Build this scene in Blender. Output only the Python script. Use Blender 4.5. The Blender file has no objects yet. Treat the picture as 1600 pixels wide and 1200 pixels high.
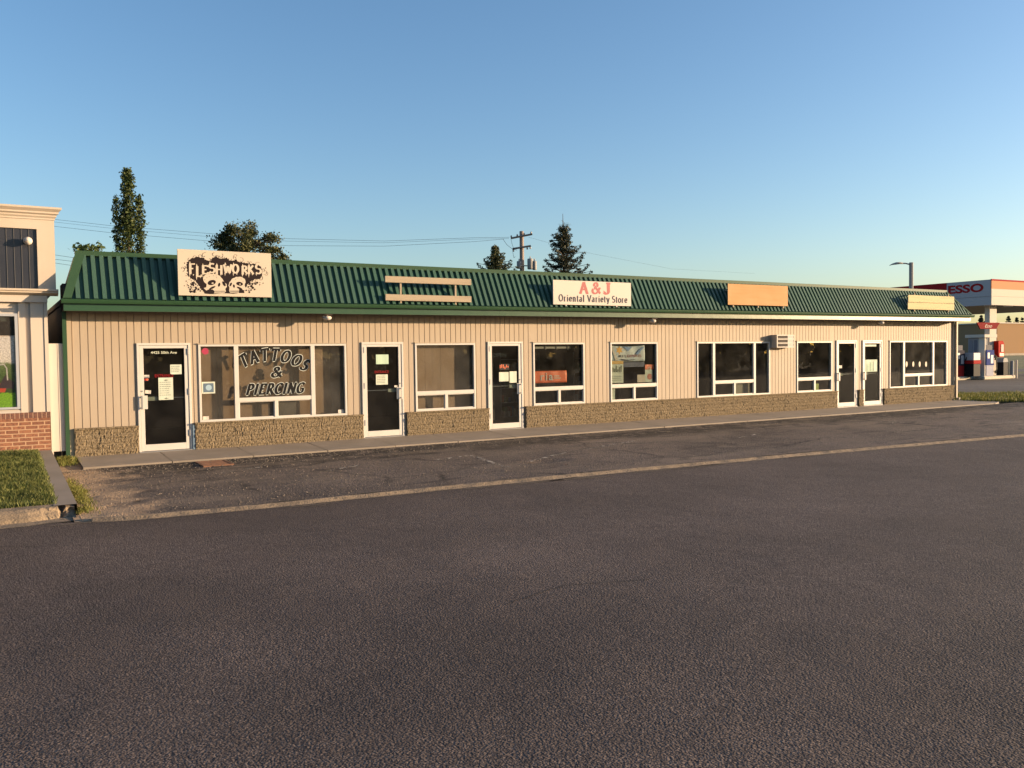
import bpy, bmesh, math, random
from mathutils import Vector, Matrix, noise as mnoise
R = math.radians
S = bpy.context.scene
C = S.collection
rnd = random.Random(7)

# ------------------------------------------------------------------ camera
cam_d = bpy.data.cameras.new('camera'); cam = bpy.data.objects.new('camera', cam_d); C.objects.link(cam)
YAW, PIT, ROL, F = 0.5430, 0.0342, 0.0129, 1350.36
cam.matrix_world = Matrix.Translation((0, -18.4725, 1.8534)) @ Matrix.Rotation(-YAW, 4, 'Z') @ Matrix.Rotation(math.pi/2 - PIT, 4, 'X') @ Matrix.Rotation(-ROL, 4, 'Z')
cam_d.sensor_width = 36; cam_d.lens = 36*F/1600
cam_d.clip_start = 0.1; cam_d.clip_end = 3000
S.camera = cam

# ------------------------------------------------------------------ light
SUN_AZ, SUN_EL = 62.0, 8.5          # azimuth from -Y towards +X
sd = Vector((math.sin(R(SUN_AZ))*math.cos(R(SUN_EL)), -math.cos(R(SUN_AZ))*math.cos(R(SUN_EL)), math.sin(R(SUN_EL))))
W = bpy.data.worlds.new('World'); S.world = W; W.use_nodes = True
wn = W.node_tree; wn.nodes.clear()
sky = wn.nodes.new('ShaderNodeTexSky'); sky.sky_type = 'NISHITA'; sky.sun_disc = False
sky.sun_elevation = R(SUN_EL); sky.sun_rotation = math.atan2(sd.x, sd.y)
sky.altitude = 300; sky.air_density = 1.0; sky.dust_density = 1.7; sky.ozone_density = 1.8
bg = wn.nodes.new('ShaderNodeBackground'); bg.inputs['Strength'].default_value = 0.118
wo = wn.nodes.new('ShaderNodeOutputWorld')
tint = wn.nodes.new('ShaderNodeMix'); tint.data_type = 'RGBA'; tint.blend_type = 'MULTIPLY'; tint.inputs[0].default_value = 1
tint.inputs[7].default_value = (.92, .935, 1.0, 1)
hsv = wn.nodes.new('ShaderNodeHueSaturation'); hsv.inputs['Saturation'].default_value = 1.13
wn.links.new(sky.outputs[0], tint.inputs[6]); wn.links.new(tint.outputs[2], hsv.inputs['Color']); wn.links.new(hsv.outputs[0], bg.inputs[0]); wn.links.new(bg.outputs[0], wo.inputs[0])
sl = bpy.data.lights.new('sun', 'SUN'); sl.energy = 5.0; sl.angle = R(0.5); sl.color = (1.0, 0.72, 0.45)
so = bpy.data.objects.new('sun', sl); C.objects.link(so); so.rotation_euler = sd.to_track_quat('Z', 'Y').to_euler()
so.location = (20, -30, 20)
S.view_settings.view_transform = 'Standard'; S.view_settings.look = 'None'
S.view_settings.exposure = 1.24; S.view_settings.gamma = 1
S.render.engine = 'CYCLES'
S.cycles.max_bounces = 8; S.cycles.transparent_max_bounces = 16

# ------------------------------------------------------------------ tagging
def tag(o, label=None, cat=None, group=None, kind=None):
    if label: o['label'] = label
    if cat: o['category'] = cat
    if group: o['group'] = group
    if kind: o['kind'] = kind
    return o
def empty(name, loc=(0, 0, 0), label=None, cat=None, group=None):
    o = bpy.data.objects.new(name, None); C.objects.link(o); o.location = loc
    o.empty_display_size = 0.2
    return tag(o, label, cat, group)

# ------------------------------------------------------------------ mesh builder
class MB:
    def __init__(s): s.v = []; s.f = []
    def add(s, vs, fs):
        n = len(s.v); s.v += [tuple(v) for v in vs]; s.f += [tuple(n+i for i in f) for f in fs]; return s
    def box(s, x0, x1, y0, y1, z0, z1):
        return s.add([(x0,y0,z0),(x1,y0,z0),(x1,y1,z0),(x0,y1,z0),(x0,y0,z1),(x1,y0,z1),(x1,y1,z1),(x0,y1,z1)],
              [(0,3,2,1),(4,5,6,7),(0,1,5,4),(1,2,6,5),(2,3,7,6),(3,0,4,7)])
    def quad(s, a, b, c, d): return s.add([a, b, c, d], [(0,1,2,3)])
    def prism(s, prof, axis, a0, a1):
        """prof: list of 2-D points, extruded along axis ('x','y','z')"""
        def p(q, a):
            return {'x': (a, q[0], q[1]), 'y': (q[0], a, q[1]), 'z': (q[0], q[1], a)}[axis]
        n = len(prof)
        vs = [p(q, a0) for q in prof] + [p(q, a1) for q in prof]
        fs = [(i, (i+1) % n, n+(i+1) % n, n+i) for i in range(n)] + [tuple(range(n))[::-1], tuple(range(n, 2*n))]
        return s.add(vs, fs)
    def tube(s, pts, r, n=8, r1=None, cap=True):
        pts = [Vector(p) for p in pts]; m = len(pts); vs = []; base = None
        for i, p in enumerate(pts):
            d = (pts[min(i+1, m-1)] - pts[max(i-1, 0)]).normalized()
            if base is None:
                base = d.cross(Vector((0, 0, 1))) if abs(d.z) < .9 else d.cross(Vector((0, 1, 0)))
            a = (base - d*base.dot(d)).normalized(); b = d.cross(a); base = a
            rr = r if r1 is None else r + (r1-r)*i/(m-1)
            vs += [p + (a*math.cos(2*math.pi*k/n) + b*math.sin(2*math.pi*k/n))*rr for k in range(n)]
        fs = [(i*n+k, i*n+(k+1) % n, (i+1)*n+(k+1) % n, (i+1)*n+k) for i in range(m-1) for k in range(n)]
        if cap: fs += [tuple(range(n))[::-1], tuple((m-1)*n+k for k in range(n))]
        return s.add(vs, fs)
    def lathe(s, c, prof, n=16, axis='z'):
        vs = []
        for r, h in prof:
            for k in range(n):
                a = 2*math.pi*k/n
                if axis == 'z': vs.append((c[0]+r*math.cos(a), c[1]+r*math.sin(a), c[2]+h))
                else: vs.append((c[0]+r*math.cos(a), c[1]+h, c[2]+r*math.sin(a)))
        m = len(prof)
        fs = [(i*n+k, i*n+(k+1) % n, (i+1)*n+(k+1) % n, (i+1)*n+k) for i in range(m-1) for k in range(n)]
        fs += [tuple(range(n))[::-1], tuple((m-1)*n+k for k in range(n))]
        return s.add(vs, fs)
    def build(s, name, m, parent=None, smooth=False, bevel=0):
        me = bpy.data.meshes.new(name); me.from_pydata(s.v, [], s.f); me.update()
        o = bpy.data.objects.new(name, me); C.objects.link(o)
        if m: me.materials.append(m)
        bm = bmesh.new(); bm.from_mesh(me)
        bmesh.ops.recalc_face_normals(bm, faces=bm.faces)
        if bevel: bmesh.ops.bevel(bm, geom=bm.edges[:], offset=bevel, segments=1, affect='EDGES', clamp_overlap=True)
        bm.to_mesh(me); bm.free()
        if smooth:
            for p in me.polygons: p.use_smooth = True
        if parent:
            o.parent = parent
            if parent.location.length > 0 and not parent.parent: o.matrix_parent_inverse = Matrix.Translation(-parent.location)
            elif parent.parent: pass
        return o
def raw(name, vs, fs, m, parent=None, smooth=False):
    me = bpy.data.meshes.new(name); me.from_pydata(vs, [], fs); me.update()
    if m: me.materials.append(m)
    o = bpy.data.objects.new(name, me); C.objects.link(o)
    if smooth:
        for p in me.polygons: p.use_smooth = True
    if parent:
        o.parent = parent
        if parent.location.length > 0: o.matrix_parent_inverse = Matrix.Translation(-parent.location)
    return o

# ------------------------------------------------------------------ materials
def nodes(name):
    m = bpy.data.materials.new(name); m.use_nodes = True
    return m, m.node_tree, m.node_tree.nodes['Principled BSDF']
def mat(name, col, rough=.6, metal=0, var=None, bump=None, spec=.5, streak=None, spots=None):
    """var=(scale, colour2, amount)  bump=(scale, strength, dist)  streak=(scalevec, colour, amount)"""
    m, t, b = nodes(name); N = t.nodes; L = t.links
    q_ = .78; col = tuple(c*q_ for c in col)
    if var: var = (var[0], tuple(c*q_ for c in var[1]), var[2])
    if streak: streak = (streak[0], tuple(c*q_ for c in streak[1]), streak[2])
    b.inputs['Roughness'].default_value = rough; b.inputs['Metallic'].default_value = metal
    b.inputs['Specular IOR Level'].default_value = spec
    b.inputs['Base Color'].default_value = (*col, 1)
    tc = N.new('ShaderNodeTexCoord'); cur = None
    def mix(fac, a, bcol, amt):
        x = N.new('ShaderNodeMix'); x.data_type = 'RGBA'
        mm = N.new('ShaderNodeMath'); mm.operation = 'MULTIPLY'; mm.inputs[1].default_value = amt; mm.use_clamp = True
        L.new(fac, mm.inputs[0]); L.new(mm.outputs[0], x.inputs[0])
        if a is None: x.inputs[6].default_value = (*col, 1)
        else: L.new(a, x.inputs[6])
        x.inputs[7].default_value = (*bcol, 1); return x.outputs[2]
    def noise(scale, vec=None, detail=6):
        mp = N.new('ShaderNodeMapping'); L.new(tc.outputs['Object'], mp.inputs[0])
        mp.inputs['Scale'].default_value = vec if vec else (1, 1, 1)
        n = N.new('ShaderNodeTexNoise'); n.inputs['Scale'].default_value = scale; n.inputs['Detail'].default_value = detail
        L.new(mp.outputs[0], n.inputs['Vector']); return n.outputs['Fac']
    def ramp(f, lo, hi):
        r = N.new('ShaderNodeMapRange'); r.inputs[1].default_value = lo; r.inputs[2].default_value = hi
        L.new(f, r.inputs[0]); return r.outputs[0]
    if var: cur = mix(ramp(noise(var[0]), .35, .65), cur, var[1], var[2])
    if streak: cur = mix(ramp(noise(1, streak[0]), .5, .75), cur, streak[1], streak[2])
    if spots: cur = mix(ramp(noise(spots[0]), spots[3], spots[3]+.06), cur, spots[1], spots[2])
    if cur: L.new(cur, b.inputs['Base Color'])
    if bump:
        bp = N.new('ShaderNodeBump'); bp.inputs['Strength'].default_value = bump[1]; bp.inputs['Distance'].default_value = bump[2]
        L.new(noise(bump[0]), bp.inputs['Height']); L.new(bp.outputs[0], b.inputs['Normal'])
    return m

def asphalt(name, c_dark, c_light, cell, bdist, warm=(.13,.105,.08), patch=.5, rough=.85, cracks=0.0, edge=False):
    m, t, b = nodes(name); N = t.nodes; L = t.links
    c_dark, c_light, warm = [tuple(c*.92 for c in q) for q in (c_dark, c_light, warm)]
    tc = N.new('ShaderNodeTexCoord'); P = tc.outputs['Object']
    v = N.new('ShaderNodeTexVoronoi'); v.inputs['Scale'].default_value = cell; L.new(P, v.inputs['Vector'])
    sep = N.new('ShaderNodeSeparateColor'); L.new(v.outputs['Color'], sep.inputs[0])
    pw = N.new('ShaderNodeMath'); pw.operation = 'POWER'; L.new(sep.outputs[0], pw.inputs[0]); pw.inputs[1].default_value = 2.2
    mx = N.new('ShaderNodeMix'); mx.data_type = 'RGBA'; L.new(pw.outputs[0], mx.inputs[0])
    mx.inputs[6].default_value = (*c_dark, 1); mx.inputs[7].default_value = (*c_light, 1)
    n1 = N.new('ShaderNodeTexNoise'); n1.inputs['Scale'].default_value = .24; n1.inputs['Detail'].default_value = 7; n1.inputs['Roughness'].default_value = .6
    L.new(P, n1.inputs['Vector'])
    r1 = N.new('ShaderNodeMapRange'); r1.inputs[1].default_value = .38; r1.inputs[2].default_value = .66; r1.inputs[3].default_value = .72; r1.inputs[4].default_value = 1.28; L.new(n1.outputs[0], r1.inputs[0])
    m2 = N.new('ShaderNodeMix'); m2.data_type = 'RGBA'; m2.blend_type = 'MULTIPLY'; m2.inputs[0].default_value = 1
    L.new(mx.outputs[2], m2.inputs[6]); L.new(r1.outputs[0], m2.inputs[7])
    n2 = N.new('ShaderNodeTexNoise'); n2.inputs['Scale'].default_value = 1.1; n2.inputs['Detail'].default_value = 8; L.new(P, n2.inputs['Vector'])
    r2 = N.new('ShaderNodeMapRange'); r2.inputs[1].default_value = .5; r2.inputs[2].default_value = .72; r2.inputs[4].default_value = patch; L.new(n2.outputs[0], r2.inputs[0])
    m3 = N.new('ShaderNodeMix'); m3.data_type = 'RGBA'; L.new(r2.outputs[0], m3.inputs[0]); L.new(m2.outputs[2], m3.inputs[6]); m3.inputs[7].default_value = (*warm, 1)
    col = m3.outputs[2]
    if cracks:
        dn = N.new('ShaderNodeTexNoise'); dn.inputs['Scale'].default_value = 2.5; dn.inputs['Detail'].default_value = 5; L.new(P, dn.inputs['Vector'])
        ad = N.new('ShaderNodeVectorMath'); ad.operation = 'MULTIPLY_ADD'; L.new(dn.outputs['Color'], ad.inputs[0]); ad.inputs[1].default_value = (.6, .6, 0); L.new(P, ad.inputs[2])
        cv = N.new('ShaderNodeTexVoronoi'); cv.feature = 'DISTANCE_TO_EDGE'; cv.inputs['Scale'].default_value = .42; L.new(ad.outputs[0], cv.inputs['Vector'])
        cr = N.new('ShaderNodeMapRange'); cr.inputs[1].default_value = .002; cr.inputs[2].default_value = .03; cr.inputs[3].default_value = cracks; cr.inputs[4].default_value = 0; L.new(cv.outputs['Distance'], cr.inputs[0])
        gn = N.new('ShaderNodeTexNoise'); gn.inputs['Scale'].default_value = .5; L.new(P, gn.inputs['Vector'])
        gr = N.new('ShaderNodeMapRange'); gr.inputs[1].default_value = .45; gr.inputs[2].default_value = .6; L.new(gn.outputs[0], gr.inputs[0])
        ml = N.new('ShaderNodeMath'); ml.operation = 'MULTIPLY'; L.new(cr.outputs[0], ml.inputs[0]); L.new(gr.outputs[0], ml.inputs[1])
        m4 = N.new('ShaderNodeMix'); m4.data_type = 'RGBA'; L.new(ml.outputs[0], m4.inputs[0]); L.new(col, m4.inputs[6]); m4.inputs[7].default_value = (.015, .013, .012, 1)
        col = m4.outputs[2]
    if edge:      # crumbled dark band by the sidewalk, sandy dirt at the left end, dusty wear
        sx = N.new('ShaderNodeSeparateXYZ'); L.new(P, sx.inputs[0])
        def math_(op, a, b2=None, c=None):
            q = N.new('ShaderNodeMath'); q.operation = op
            for i, v in enumerate((a, b2, c)):
                if v is None: continue
                if isinstance(v, (int, float)): q.inputs[i].default_value = v
                else: L.new(v, q.inputs[i])
            return q.outputs[0]
        def ns(scale, det=6, vec=None):
            q = N.new('ShaderNodeTexNoise'); q.inputs['Scale'].default_value = scale; q.inputs['Detail'].default_value = det
            if vec:
                mp = N.new('ShaderNodeMapping'); mp.inputs['Scale'].default_value = vec; L.new(P, mp.inputs[0]); L.new(mp.outputs[0], q.inputs[0])
            else: L.new(P, q.inputs[0])
            return q.outputs[0]
        def smooth(v, lo, hi, t0=0, t1=1):
            q = N.new('ShaderNodeMapRange'); q.inputs[1].default_value = lo; q.inputs[2].default_value = hi; q.inputs[3].default_value = t0; q.inputs[4].default_value = t1; L.new(v, q.inputs[0]); return q.outputs[0]
        def blend(fac, c0, c1):
            q = N.new('ShaderNodeMix'); q.data_type = 'RGBA'; L.new(fac, q.inputs[0]); L.new(c0, q.inputs[6]); q.inputs[7].default_value = (*c1, 1); return q.outputs[2]
        band = math_('MULTIPLY', smooth(math_('MULTIPLY_ADD', ns(1.3), 1.6, sx.outputs[1]), -2.15, -1.75), smooth(ns(5, 8), .36, .50, 0, .9))
        col = blend(band, col, (.022, .018, .015))
        wear = smooth(ns(.8, 7, (.35, 1.3, 1)), .52, .66, 0, .55); col = blend(wear, col, (.18, .14, .105))
        dk = smooth(ns(1.7, 7, (.5, 1.6, 1)), .60, .66, 0, .7); col = blend(dk, col, (.045, .035, .03))
        spk = smooth(ns(30, 3), .68, .72, 0, .8); col = blend(spk, col, (.33, .26, .19))
        dm = smooth(math_('MULTIPLY_ADD', ns(2.2, 8), 2.2, sx.outputs[0]), 2.55, 3.1, 1, 0)
        col = blend(dm, col, (.36, .25, .155))
    L.new(col, b.inputs['Base Color']); b.inputs['Roughness'].default_value = rough; b.inputs['Specular IOR Level'].default_value = .3
    sm = N.new('ShaderNodeTexVoronoi'); sm.feature = 'SMOOTH_F1'; sm.inputs['Scale'].default_value = cell*.8; L.new(P, sm.inputs['Vector'])
    bn = N.new('ShaderNodeTexNoise'); bn.inputs['Scale'].default_value = cell*.45; bn.inputs['Detail'].default_value = 4; L.new(P, bn.inputs['Vector'])
    adm = N.new('ShaderNodeMath'); adm.operation = 'SUBTRACT'; L.new(bn.outputs[0], adm.inputs[0]); L.new(sm.outputs['Distance'], adm.inputs[1])
    bp = N.new('ShaderNodeBump'); bp.inputs['Strength'].default_value = 1; bp.inputs['Distance'].default_value = bdist; L.new(adm.outputs[0], bp.inputs['Height'])
    lw = N.new('ShaderNodeTexNoise'); lw.inputs['Scale'].default_value = 1.6; lw.inputs['Detail'].default_value = 3; L.new(P, lw.inputs['Vector'])
    bp2 = N.new('ShaderNodeBump'); bp2.inputs['Strength'].default_value = 1; bp2.inputs['Distance'].default_value = .02; L.new(lw.outputs[0], bp2.inputs['Height']); L.new(bp2.outputs[0], bp.inputs['Normal'])
    L.new(bp.outputs[0], b.inputs['Normal'])
    return m

def leafmat(name, c1, c2, c3, scale=1.3, transl=.25):
    m, t, b = nodes(name); N = t.nodes; L = t.links
    g = N.new('ShaderNodeNewGeometry'); rp = N.new('ShaderNodeValToRGB')
    rp.color_ramp.elements[0].color = (*c1, 1); rp.color_ramp.elements[1].color = (*c2, 1)
    e = rp.color_ramp.elements.new(.82); e.color = (*c3, 1)
    L.new(g.outputs['Random Per Island'], rp.inputs[0]); L.new(rp.outputs[0], b.inputs['Base Color'])
    b.inputs['Roughness'].default_value = .6; b.inputs['Specular IOR Level'].default_value = .25
    tr = N.new('ShaderNodeBsdfTranslucent'); L.new(rp.outputs[0], tr.inputs[0])
    mx = N.new('ShaderNodeMixShader'); mx.inputs[0].default_value = transl
    L.new(b.outputs[0], mx.inputs[1]); L.new(tr.outputs[0], mx.inputs[2])
    L.new(mx.outputs[0], t.nodes['Material Output'].inputs[0]); return m

def glassmat(name, tint=(.8,.82,.8), wob=.0006, veil=(.010,.030)):
    m = bpy.data.materials.new(name); m.use_nodes = True; t = m.node_tree; N = t.nodes; L = t.links; N.clear()
    tr = N.new('ShaderNodeBsdfTransparent'); tr.inputs[0].default_value = (*tint, 1)
    gl = N.new('ShaderNodeBsdfGlossy'); gl.inputs['Roughness'].default_value = .012
    lw = N.new('ShaderNodeLayerWeight'); lw.inputs[0].default_value = .5
    pw = N.new('ShaderNodeMath'); pw.operation = 'POWER'; pw.inputs[1].default_value = 5; L.new(lw.outputs['Facing'], pw.inputs[0])
    mu = N.new('ShaderNodeMath'); mu.operation = 'MULTIPLY_ADD'; mu.inputs[1].default_value = .95; mu.inputs[2].default_value = .04; L.new(pw.outputs[0], mu.inputs[0])
    mx = N.new('ShaderNodeMixShader'); L.new(mu.outputs[0], mx.inputs[0]); L.new(tr.outputs[0], mx.inputs[1]); L.new(gl.outputs[0], mx.inputs[2])
    tc = N.new('ShaderNodeTexCoord'); n = N.new('ShaderNodeTexNoise'); n.inputs['Scale'].default_value = 1.2; L.new(tc.outputs['Object'], n.inputs['Vector'])
    bp = N.new('ShaderNodeBump'); bp.inputs['Strength'].default_value = 1; bp.inputs['Distance'].default_value = wob; L.new(n.outputs[0], bp.inputs['Height']); L.new(bp.outputs[0], gl.inputs['Normal'])
    df = N.new('ShaderNodeBsdfDiffuse'); df.inputs[0].default_value = (.8, .74, .66, 1)      # diffuse veil lightening the pane in place of reflected light
    dn = N.new('ShaderNodeTexNoise'); dn.inputs['Scale'].default_value = 2.2; dn.inputs['Detail'].default_value = 6; L.new(tc.outputs['Object'], dn.inputs['Vector'])
    dr = N.new('ShaderNodeMapRange'); dr.inputs[1].default_value = .35; dr.inputs[2].default_value = .7; dr.inputs[3].default_value = veil[0]; dr.inputs[4].default_value = veil[1]; L.new(dn.outputs[0], dr.inputs[0])
    m2 = N.new('ShaderNodeMixShader'); L.new(dr.outputs[0], m2.inputs[0]); L.new(mx.outputs[0], m2.inputs[1]); L.new(df.outputs[0], m2.inputs[2])
    o = N.new('ShaderNodeOutputMaterial'); L.new(m2.outputs[0], o.inputs[0]); return m

def brickmat(name, c1, c2, mortar, bw, bh, ms=.012, dark=(.1,.04,.03)):
    m, t, b = nodes(name); N = t.nodes; L = t.links
    tc = N.new('ShaderNodeTexCoord'); sp = N.new('ShaderNodeSeparateXYZ'); L.new(tc.outputs['Object'], sp.inputs[0])
    cb = N.new('ShaderNodeCombineXYZ'); L.new(sp.outputs[0], cb.inputs[0]); L.new(sp.outputs[2], cb.inputs[1])
    br = N.new('ShaderNodeTexBrick'); br.inputs['Scale'].default_value = 1; br.inputs['Brick Width'].default_value = bw; br.inputs['Row Height'].default_value = bh
    br.inputs['Mortar Size'].default_value = ms*.5; br.inputs['Color1'].default_value = (*c1, 1); br.inputs['Color2'].default_value = (*c2, 1); br.inputs['Mortar'].default_value = (*mortar, 1)
    L.new(cb.outputs[0], br.inputs['Vector'])
    n = N.new('ShaderNodeTexNoise'); n.inputs['Scale'].default_value = 28; n.inputs['Detail'].default_value = 3; L.new(tc.outputs['Object'], n.inputs['Vector'])
    r = N.new('ShaderNodeMapRange'); r.inputs[1].default_value = .5; r.inputs[2].default_value = .6; r.inputs[4].default_value = .65; L.new(n.outputs[0], r.inputs[0])
    mx = N.new('ShaderNodeMix'); mx.data_type = 'RGBA'; L.new(r.outputs[0], mx.inputs[0]); L.new(br.outputs['Color'], mx.inputs[6]); mx.inputs[7].default_value = (*dark, 1)
    m2 = N.new('ShaderNodeMix'); m2.data_type = 'RGBA'; L.new(br.outputs['Fac'], m2.inputs[0]); L.new(mx.outputs[2], m2.inputs[6]); m2.inputs[7].default_value = (*mortar, 1)
    L.new(m2.outputs[2], b.inputs['Base Color']); b.inputs['Roughness'].default_value = .85
    iv = N.new('ShaderNodeMath'); iv.operation = 'SUBTRACT'; iv.inputs[0].default_value = 1; L.new(br.outputs['Fac'], iv.inputs[1])
    bp = N.new('ShaderNodeBump'); bp.inputs['Distance'].default_value = .006; L.new(iv.outputs[0], bp.inputs['Height']); L.new(bp.outputs[0], b.inputs['Normal'])
    return m

M = {}
M['siding'] = mat('beige_siding', (.48,.395,.30), .6, var=(1.2,(.45,.36,.265),.6), streak=((3,1,.4),(.40,.32,.23),.4), bump=(60,.05,.002), spec=.2)
M['trimbeige'] = mat('beige_trim', (.46,.37,.27), .55, spec=.25)
M['white'] = mat('white_frame', (.66,.63,.58), .45, var=(3,(.60,.56,.50),.5), spec=.3)
M['green'] = mat('green_metal', (.035,.085,.045), .5, var=(.8,(.05,.095,.055),.6), streak=((2,2,.5),(.06,.09,.06),.3), bump=(4,.08,.01), spec=.1)
M['greenrib'] = mat('green_roof_metal', (.048,.118,.082), .5, var=(.7,(.06,.115,.085),.7), bump=(6,.08,.006), spec=.3)
M['fascia'] = mat('green_fascia_metal', (.028,.080,.036), .28, var=(1.0,(.04,.09,.045),.5), bump=(2.2,.35,.01), spec=.6)
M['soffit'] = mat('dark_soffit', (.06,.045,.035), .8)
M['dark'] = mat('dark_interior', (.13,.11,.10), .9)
M['nearblack'] = mat('blackish_backing', (.03,.026,.024), .9)
M['floor_in'] = mat('interior_floor', (.20,.17,.14), .5)
M['ceil_in'] = mat('interior_ceiling', (.25,.23,.2), .9)
M['panel'] = mat('brown_panelling', (.33,.20,.12), .6, streak=((9,9,.5),(.25,.15,.09),.6), var=(2,(.38,.24,.15),.4))
M['roofflat'] = mat('flat_roof', (.2,.19,.18), .9)
M['sidewall'] = mat('side_wall_paint', (.30,.26,.22), .7)
M['glass'] = glassmat('window_glass')
M['glassdoor'] = glassmat('door_glass', (.7,.72,.7), veil=(.003,.011))
M['glassclear'] = glassmat('clearer_window_glass', (.8,.82,.8), veil=(.003,.014))
M['alu'] = mat('aluminium', (.62,.62,.60), .35, .7)
M['grey'] = mat('grey_metal', (.30,.30,.31), .5, .3)
M['black'] = mat('black_paint', (.010,.010,.011), .7, spec=.15)
M['rubber'] = mat('dark_rubber', (.02,.02,.02), .8)
M['paper'] = mat('paper', (.66,.70,.58), .8, var=(6,(.58,.62,.5),.5))
M['papergreen'] = mat('pale_green_paper', (.50,.66,.50), .8)
M['print'] = mat('grey_print', (.22,.25,.2), .8)
M['red'] = mat('red_vinyl', (.33,.012,.018), .6, spec=.2)
M['pink'] = mat('pink_sticker', (.38,.02,.07), .7)
M['cream_text'] = mat('cream_lettering', (.75,.78,.60), .6)
M['signcream'] = mat('cream_sign_board', (.62,.54,.43), .6, var=(2,(.58,.50,.39),.5), spec=.2)
M['signwhite'] = mat('white_sign_board', (.66,.60,.52), .6, var=(2,(.62,.56,.48),.5), spec=.2)
M['signink'] = mat('dark_brown_ink', (.024,.017,.018), .8, spec=.1)
M['signred'] = mat('maroon_lettering', (.36,.05,.055), .6)
M['signgrey'] = mat('slate_lettering', (.05,.05,.075), .7, spec=.2)
M['ply'] = mat('plywood', (.64,.38,.19), .8, var=(1.5,(.58,.32,.14),.6), streak=((1,1,14),(.50,.25,.09),.35), spec=.1, spots=(9,(.3,.16,.07),.7,.73))
M['wood'] = mat('weathered_plank', (.44,.36,.26), .8, streak=((1.2,1,22),(.30,.24,.17),.6), spec=.1, spots=(11,(.2,.12,.06),.8,.70))
M['woodpale'] = mat('pale_plank', (.68,.57,.33), .8, streak=((1.2,1,22),(.54,.42,.22),.6), spec=.1, spots=(8,(.35,.2,.1),.8,.67))
M['concrete'] = mat('sidewalk_concrete', (.30,.25,.20), .85, var=(1.6,(.24,.20,.155),.8), bump=(70,.5,.003), spots=(3.5,(.19,.16,.13),.35,.60))
M['curb'] = mat('old_curb_concrete', (.33,.245,.155), .9, var=(7,(.19,.145,.10),.9), bump=(40,1,.012), spots=(18,(.10,.08,.06),.8,.56))
M['dirt'] = mat('sandy_dirt', (.44,.31,.19), .95, var=(4,(.28,.19,.12),.8), bump=(45,1,.012), spots=(22,(.42,.34,.25),.5,.60))
M['soil'] = mat('ground_soil', (.09,.09,.04), .95, var=(3,(.06,.075,.025),.9), bump=(20,1,.02))
M['grassflat'] = mat('far_grass', (.10,.12,.035), .95, var=(.15,(.19,.17,.06),.8), bump=(8,.8,.05))
M['road'] = asphalt('road_asphalt', (.045,.034,.030), (.19,.145,.12), 100, .0055, warm=(.088,.066,.055), patch=.5, cracks=.0)
M['parking'] = asphalt('old_asphalt', (.065,.052,.045), (.22,.17,.135), 60, .012, warm=(.15,.115,.088), patch=.8, cracks=.9, edge=True)
M['lot'] = asphalt('lot_asphalt', (.07,.062,.055), (.17,.15,.13), 40, .004, warm=(.12,.105,.09), patch=.4)
def stonemat():
    m, t, b = nodes('split_face_stone'); N = t.nodes; L = t.links
    tc = N.new('ShaderNodeTexCoord'); mp = N.new('ShaderNodeMapping'); mp.inputs['Scale'].default_value = (1.9, 1, 1.1); L.new(tc.outputs['Object'], mp.inputs[0])
    n = N.new('ShaderNodeTexNoise'); n.inputs['Scale'].default_value = 26; n.inputs['Detail'].default_value = 5; n.inputs['Roughness'].default_value = .65; L.new(mp.outputs[0], n.inputs['Vector'])
    rp = N.new('ShaderNodeValToRGB'); L.new(n.outputs[0], rp.inputs[0]); cr = rp.color_ramp
    cr.elements[0].position = .34; cr.elements[0].color = (.018,.014,.010,1); cr.elements[1].position = .66; cr.elements[1].color = (.245,.195,.13,1)
    e = cr.elements.new(.47); e.color = (.155,.12,.075,1)
    L.new(rp.outputs[0], b.inputs['Base Color']); b.inputs['Roughness'].default_value = .95; b.inputs['Specular IOR Level'].default_value = .1
    bp = N.new('ShaderNodeBump'); bp.inputs['Distance'].default_value = .008; L.new(n.outputs[0], bp.inputs['Height']); L.new(bp.outputs[0], b.inputs['Normal'])
    return m
M['stone'] = stonemat()
M['brick'] = brickmat('red_brick', (.27,.115,.06), (.17,.068,.038), (.40,.25,.15), .21, .073, ms=.02)
M['soldier'] = brickmat('dark_soldier_brick', (.17,.07,.045), (.12,.055,.04), (.33,.21,.14), .073, .5, dark=(.07,.035,.03))
M['stucco'] = mat('cream_stucco', (.62,.53,.43), .85, bump=(150,.3,.002), var=(1,(.53,.41,.28),.4), spec=.2)
M['neighsid'] = mat('cream_siding', (.62,.54,.45), .6, spec=.25)
M['navy'] = mat('navy_panel', (.030,.032,.042), .35, var=(2,(.045,.045,.055),.6))
M['navyseam'] = mat('navy_panel_seam', (.16,.15,.14), .5)
M['bark'] = mat('bark', (.11,.085,.06), .95, var=(4,(.07,.055,.04),.8), bump=(25,1,.02))
M['poleWood'] = mat('weathered_pole', (.30,.24,.20), .9, streak=((6,6,.4),(.18,.14,.11),.7))
M['galv'] = mat('galvanised_steel', (.36,.35,.33), .75, .1, spec=.15)
M['grass'] = leafmat('grass_blades', (.028,.055,.012), (.085,.125,.024), (.20,.20,.06), transl=.3)
M['verge'] = leafmat('verge_blades', (.04,.07,.012), (.10,.14,.025), (.20,.18,.05), transl=.35)
M['weed'] = leafmat('weed_blades', (.06,.09,.015), (.13,.16,.03), (.25,.22,.06), transl=.3)
M['poplar'] = leafmat('poplar_leaves', (.022,.042,.014), (.052,.082,.022), (.085,.105,.03))
M['pine'] = leafmat('pine_needles', (.018,.032,.013), (.048,.060,.020), (.085,.085,.028), transl=.1)
M['spruce'] = leafmat('spruce_needles', (.012,.024,.013), (.030,.042,.02), (.06,.055,.025), transl=.08)
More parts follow.
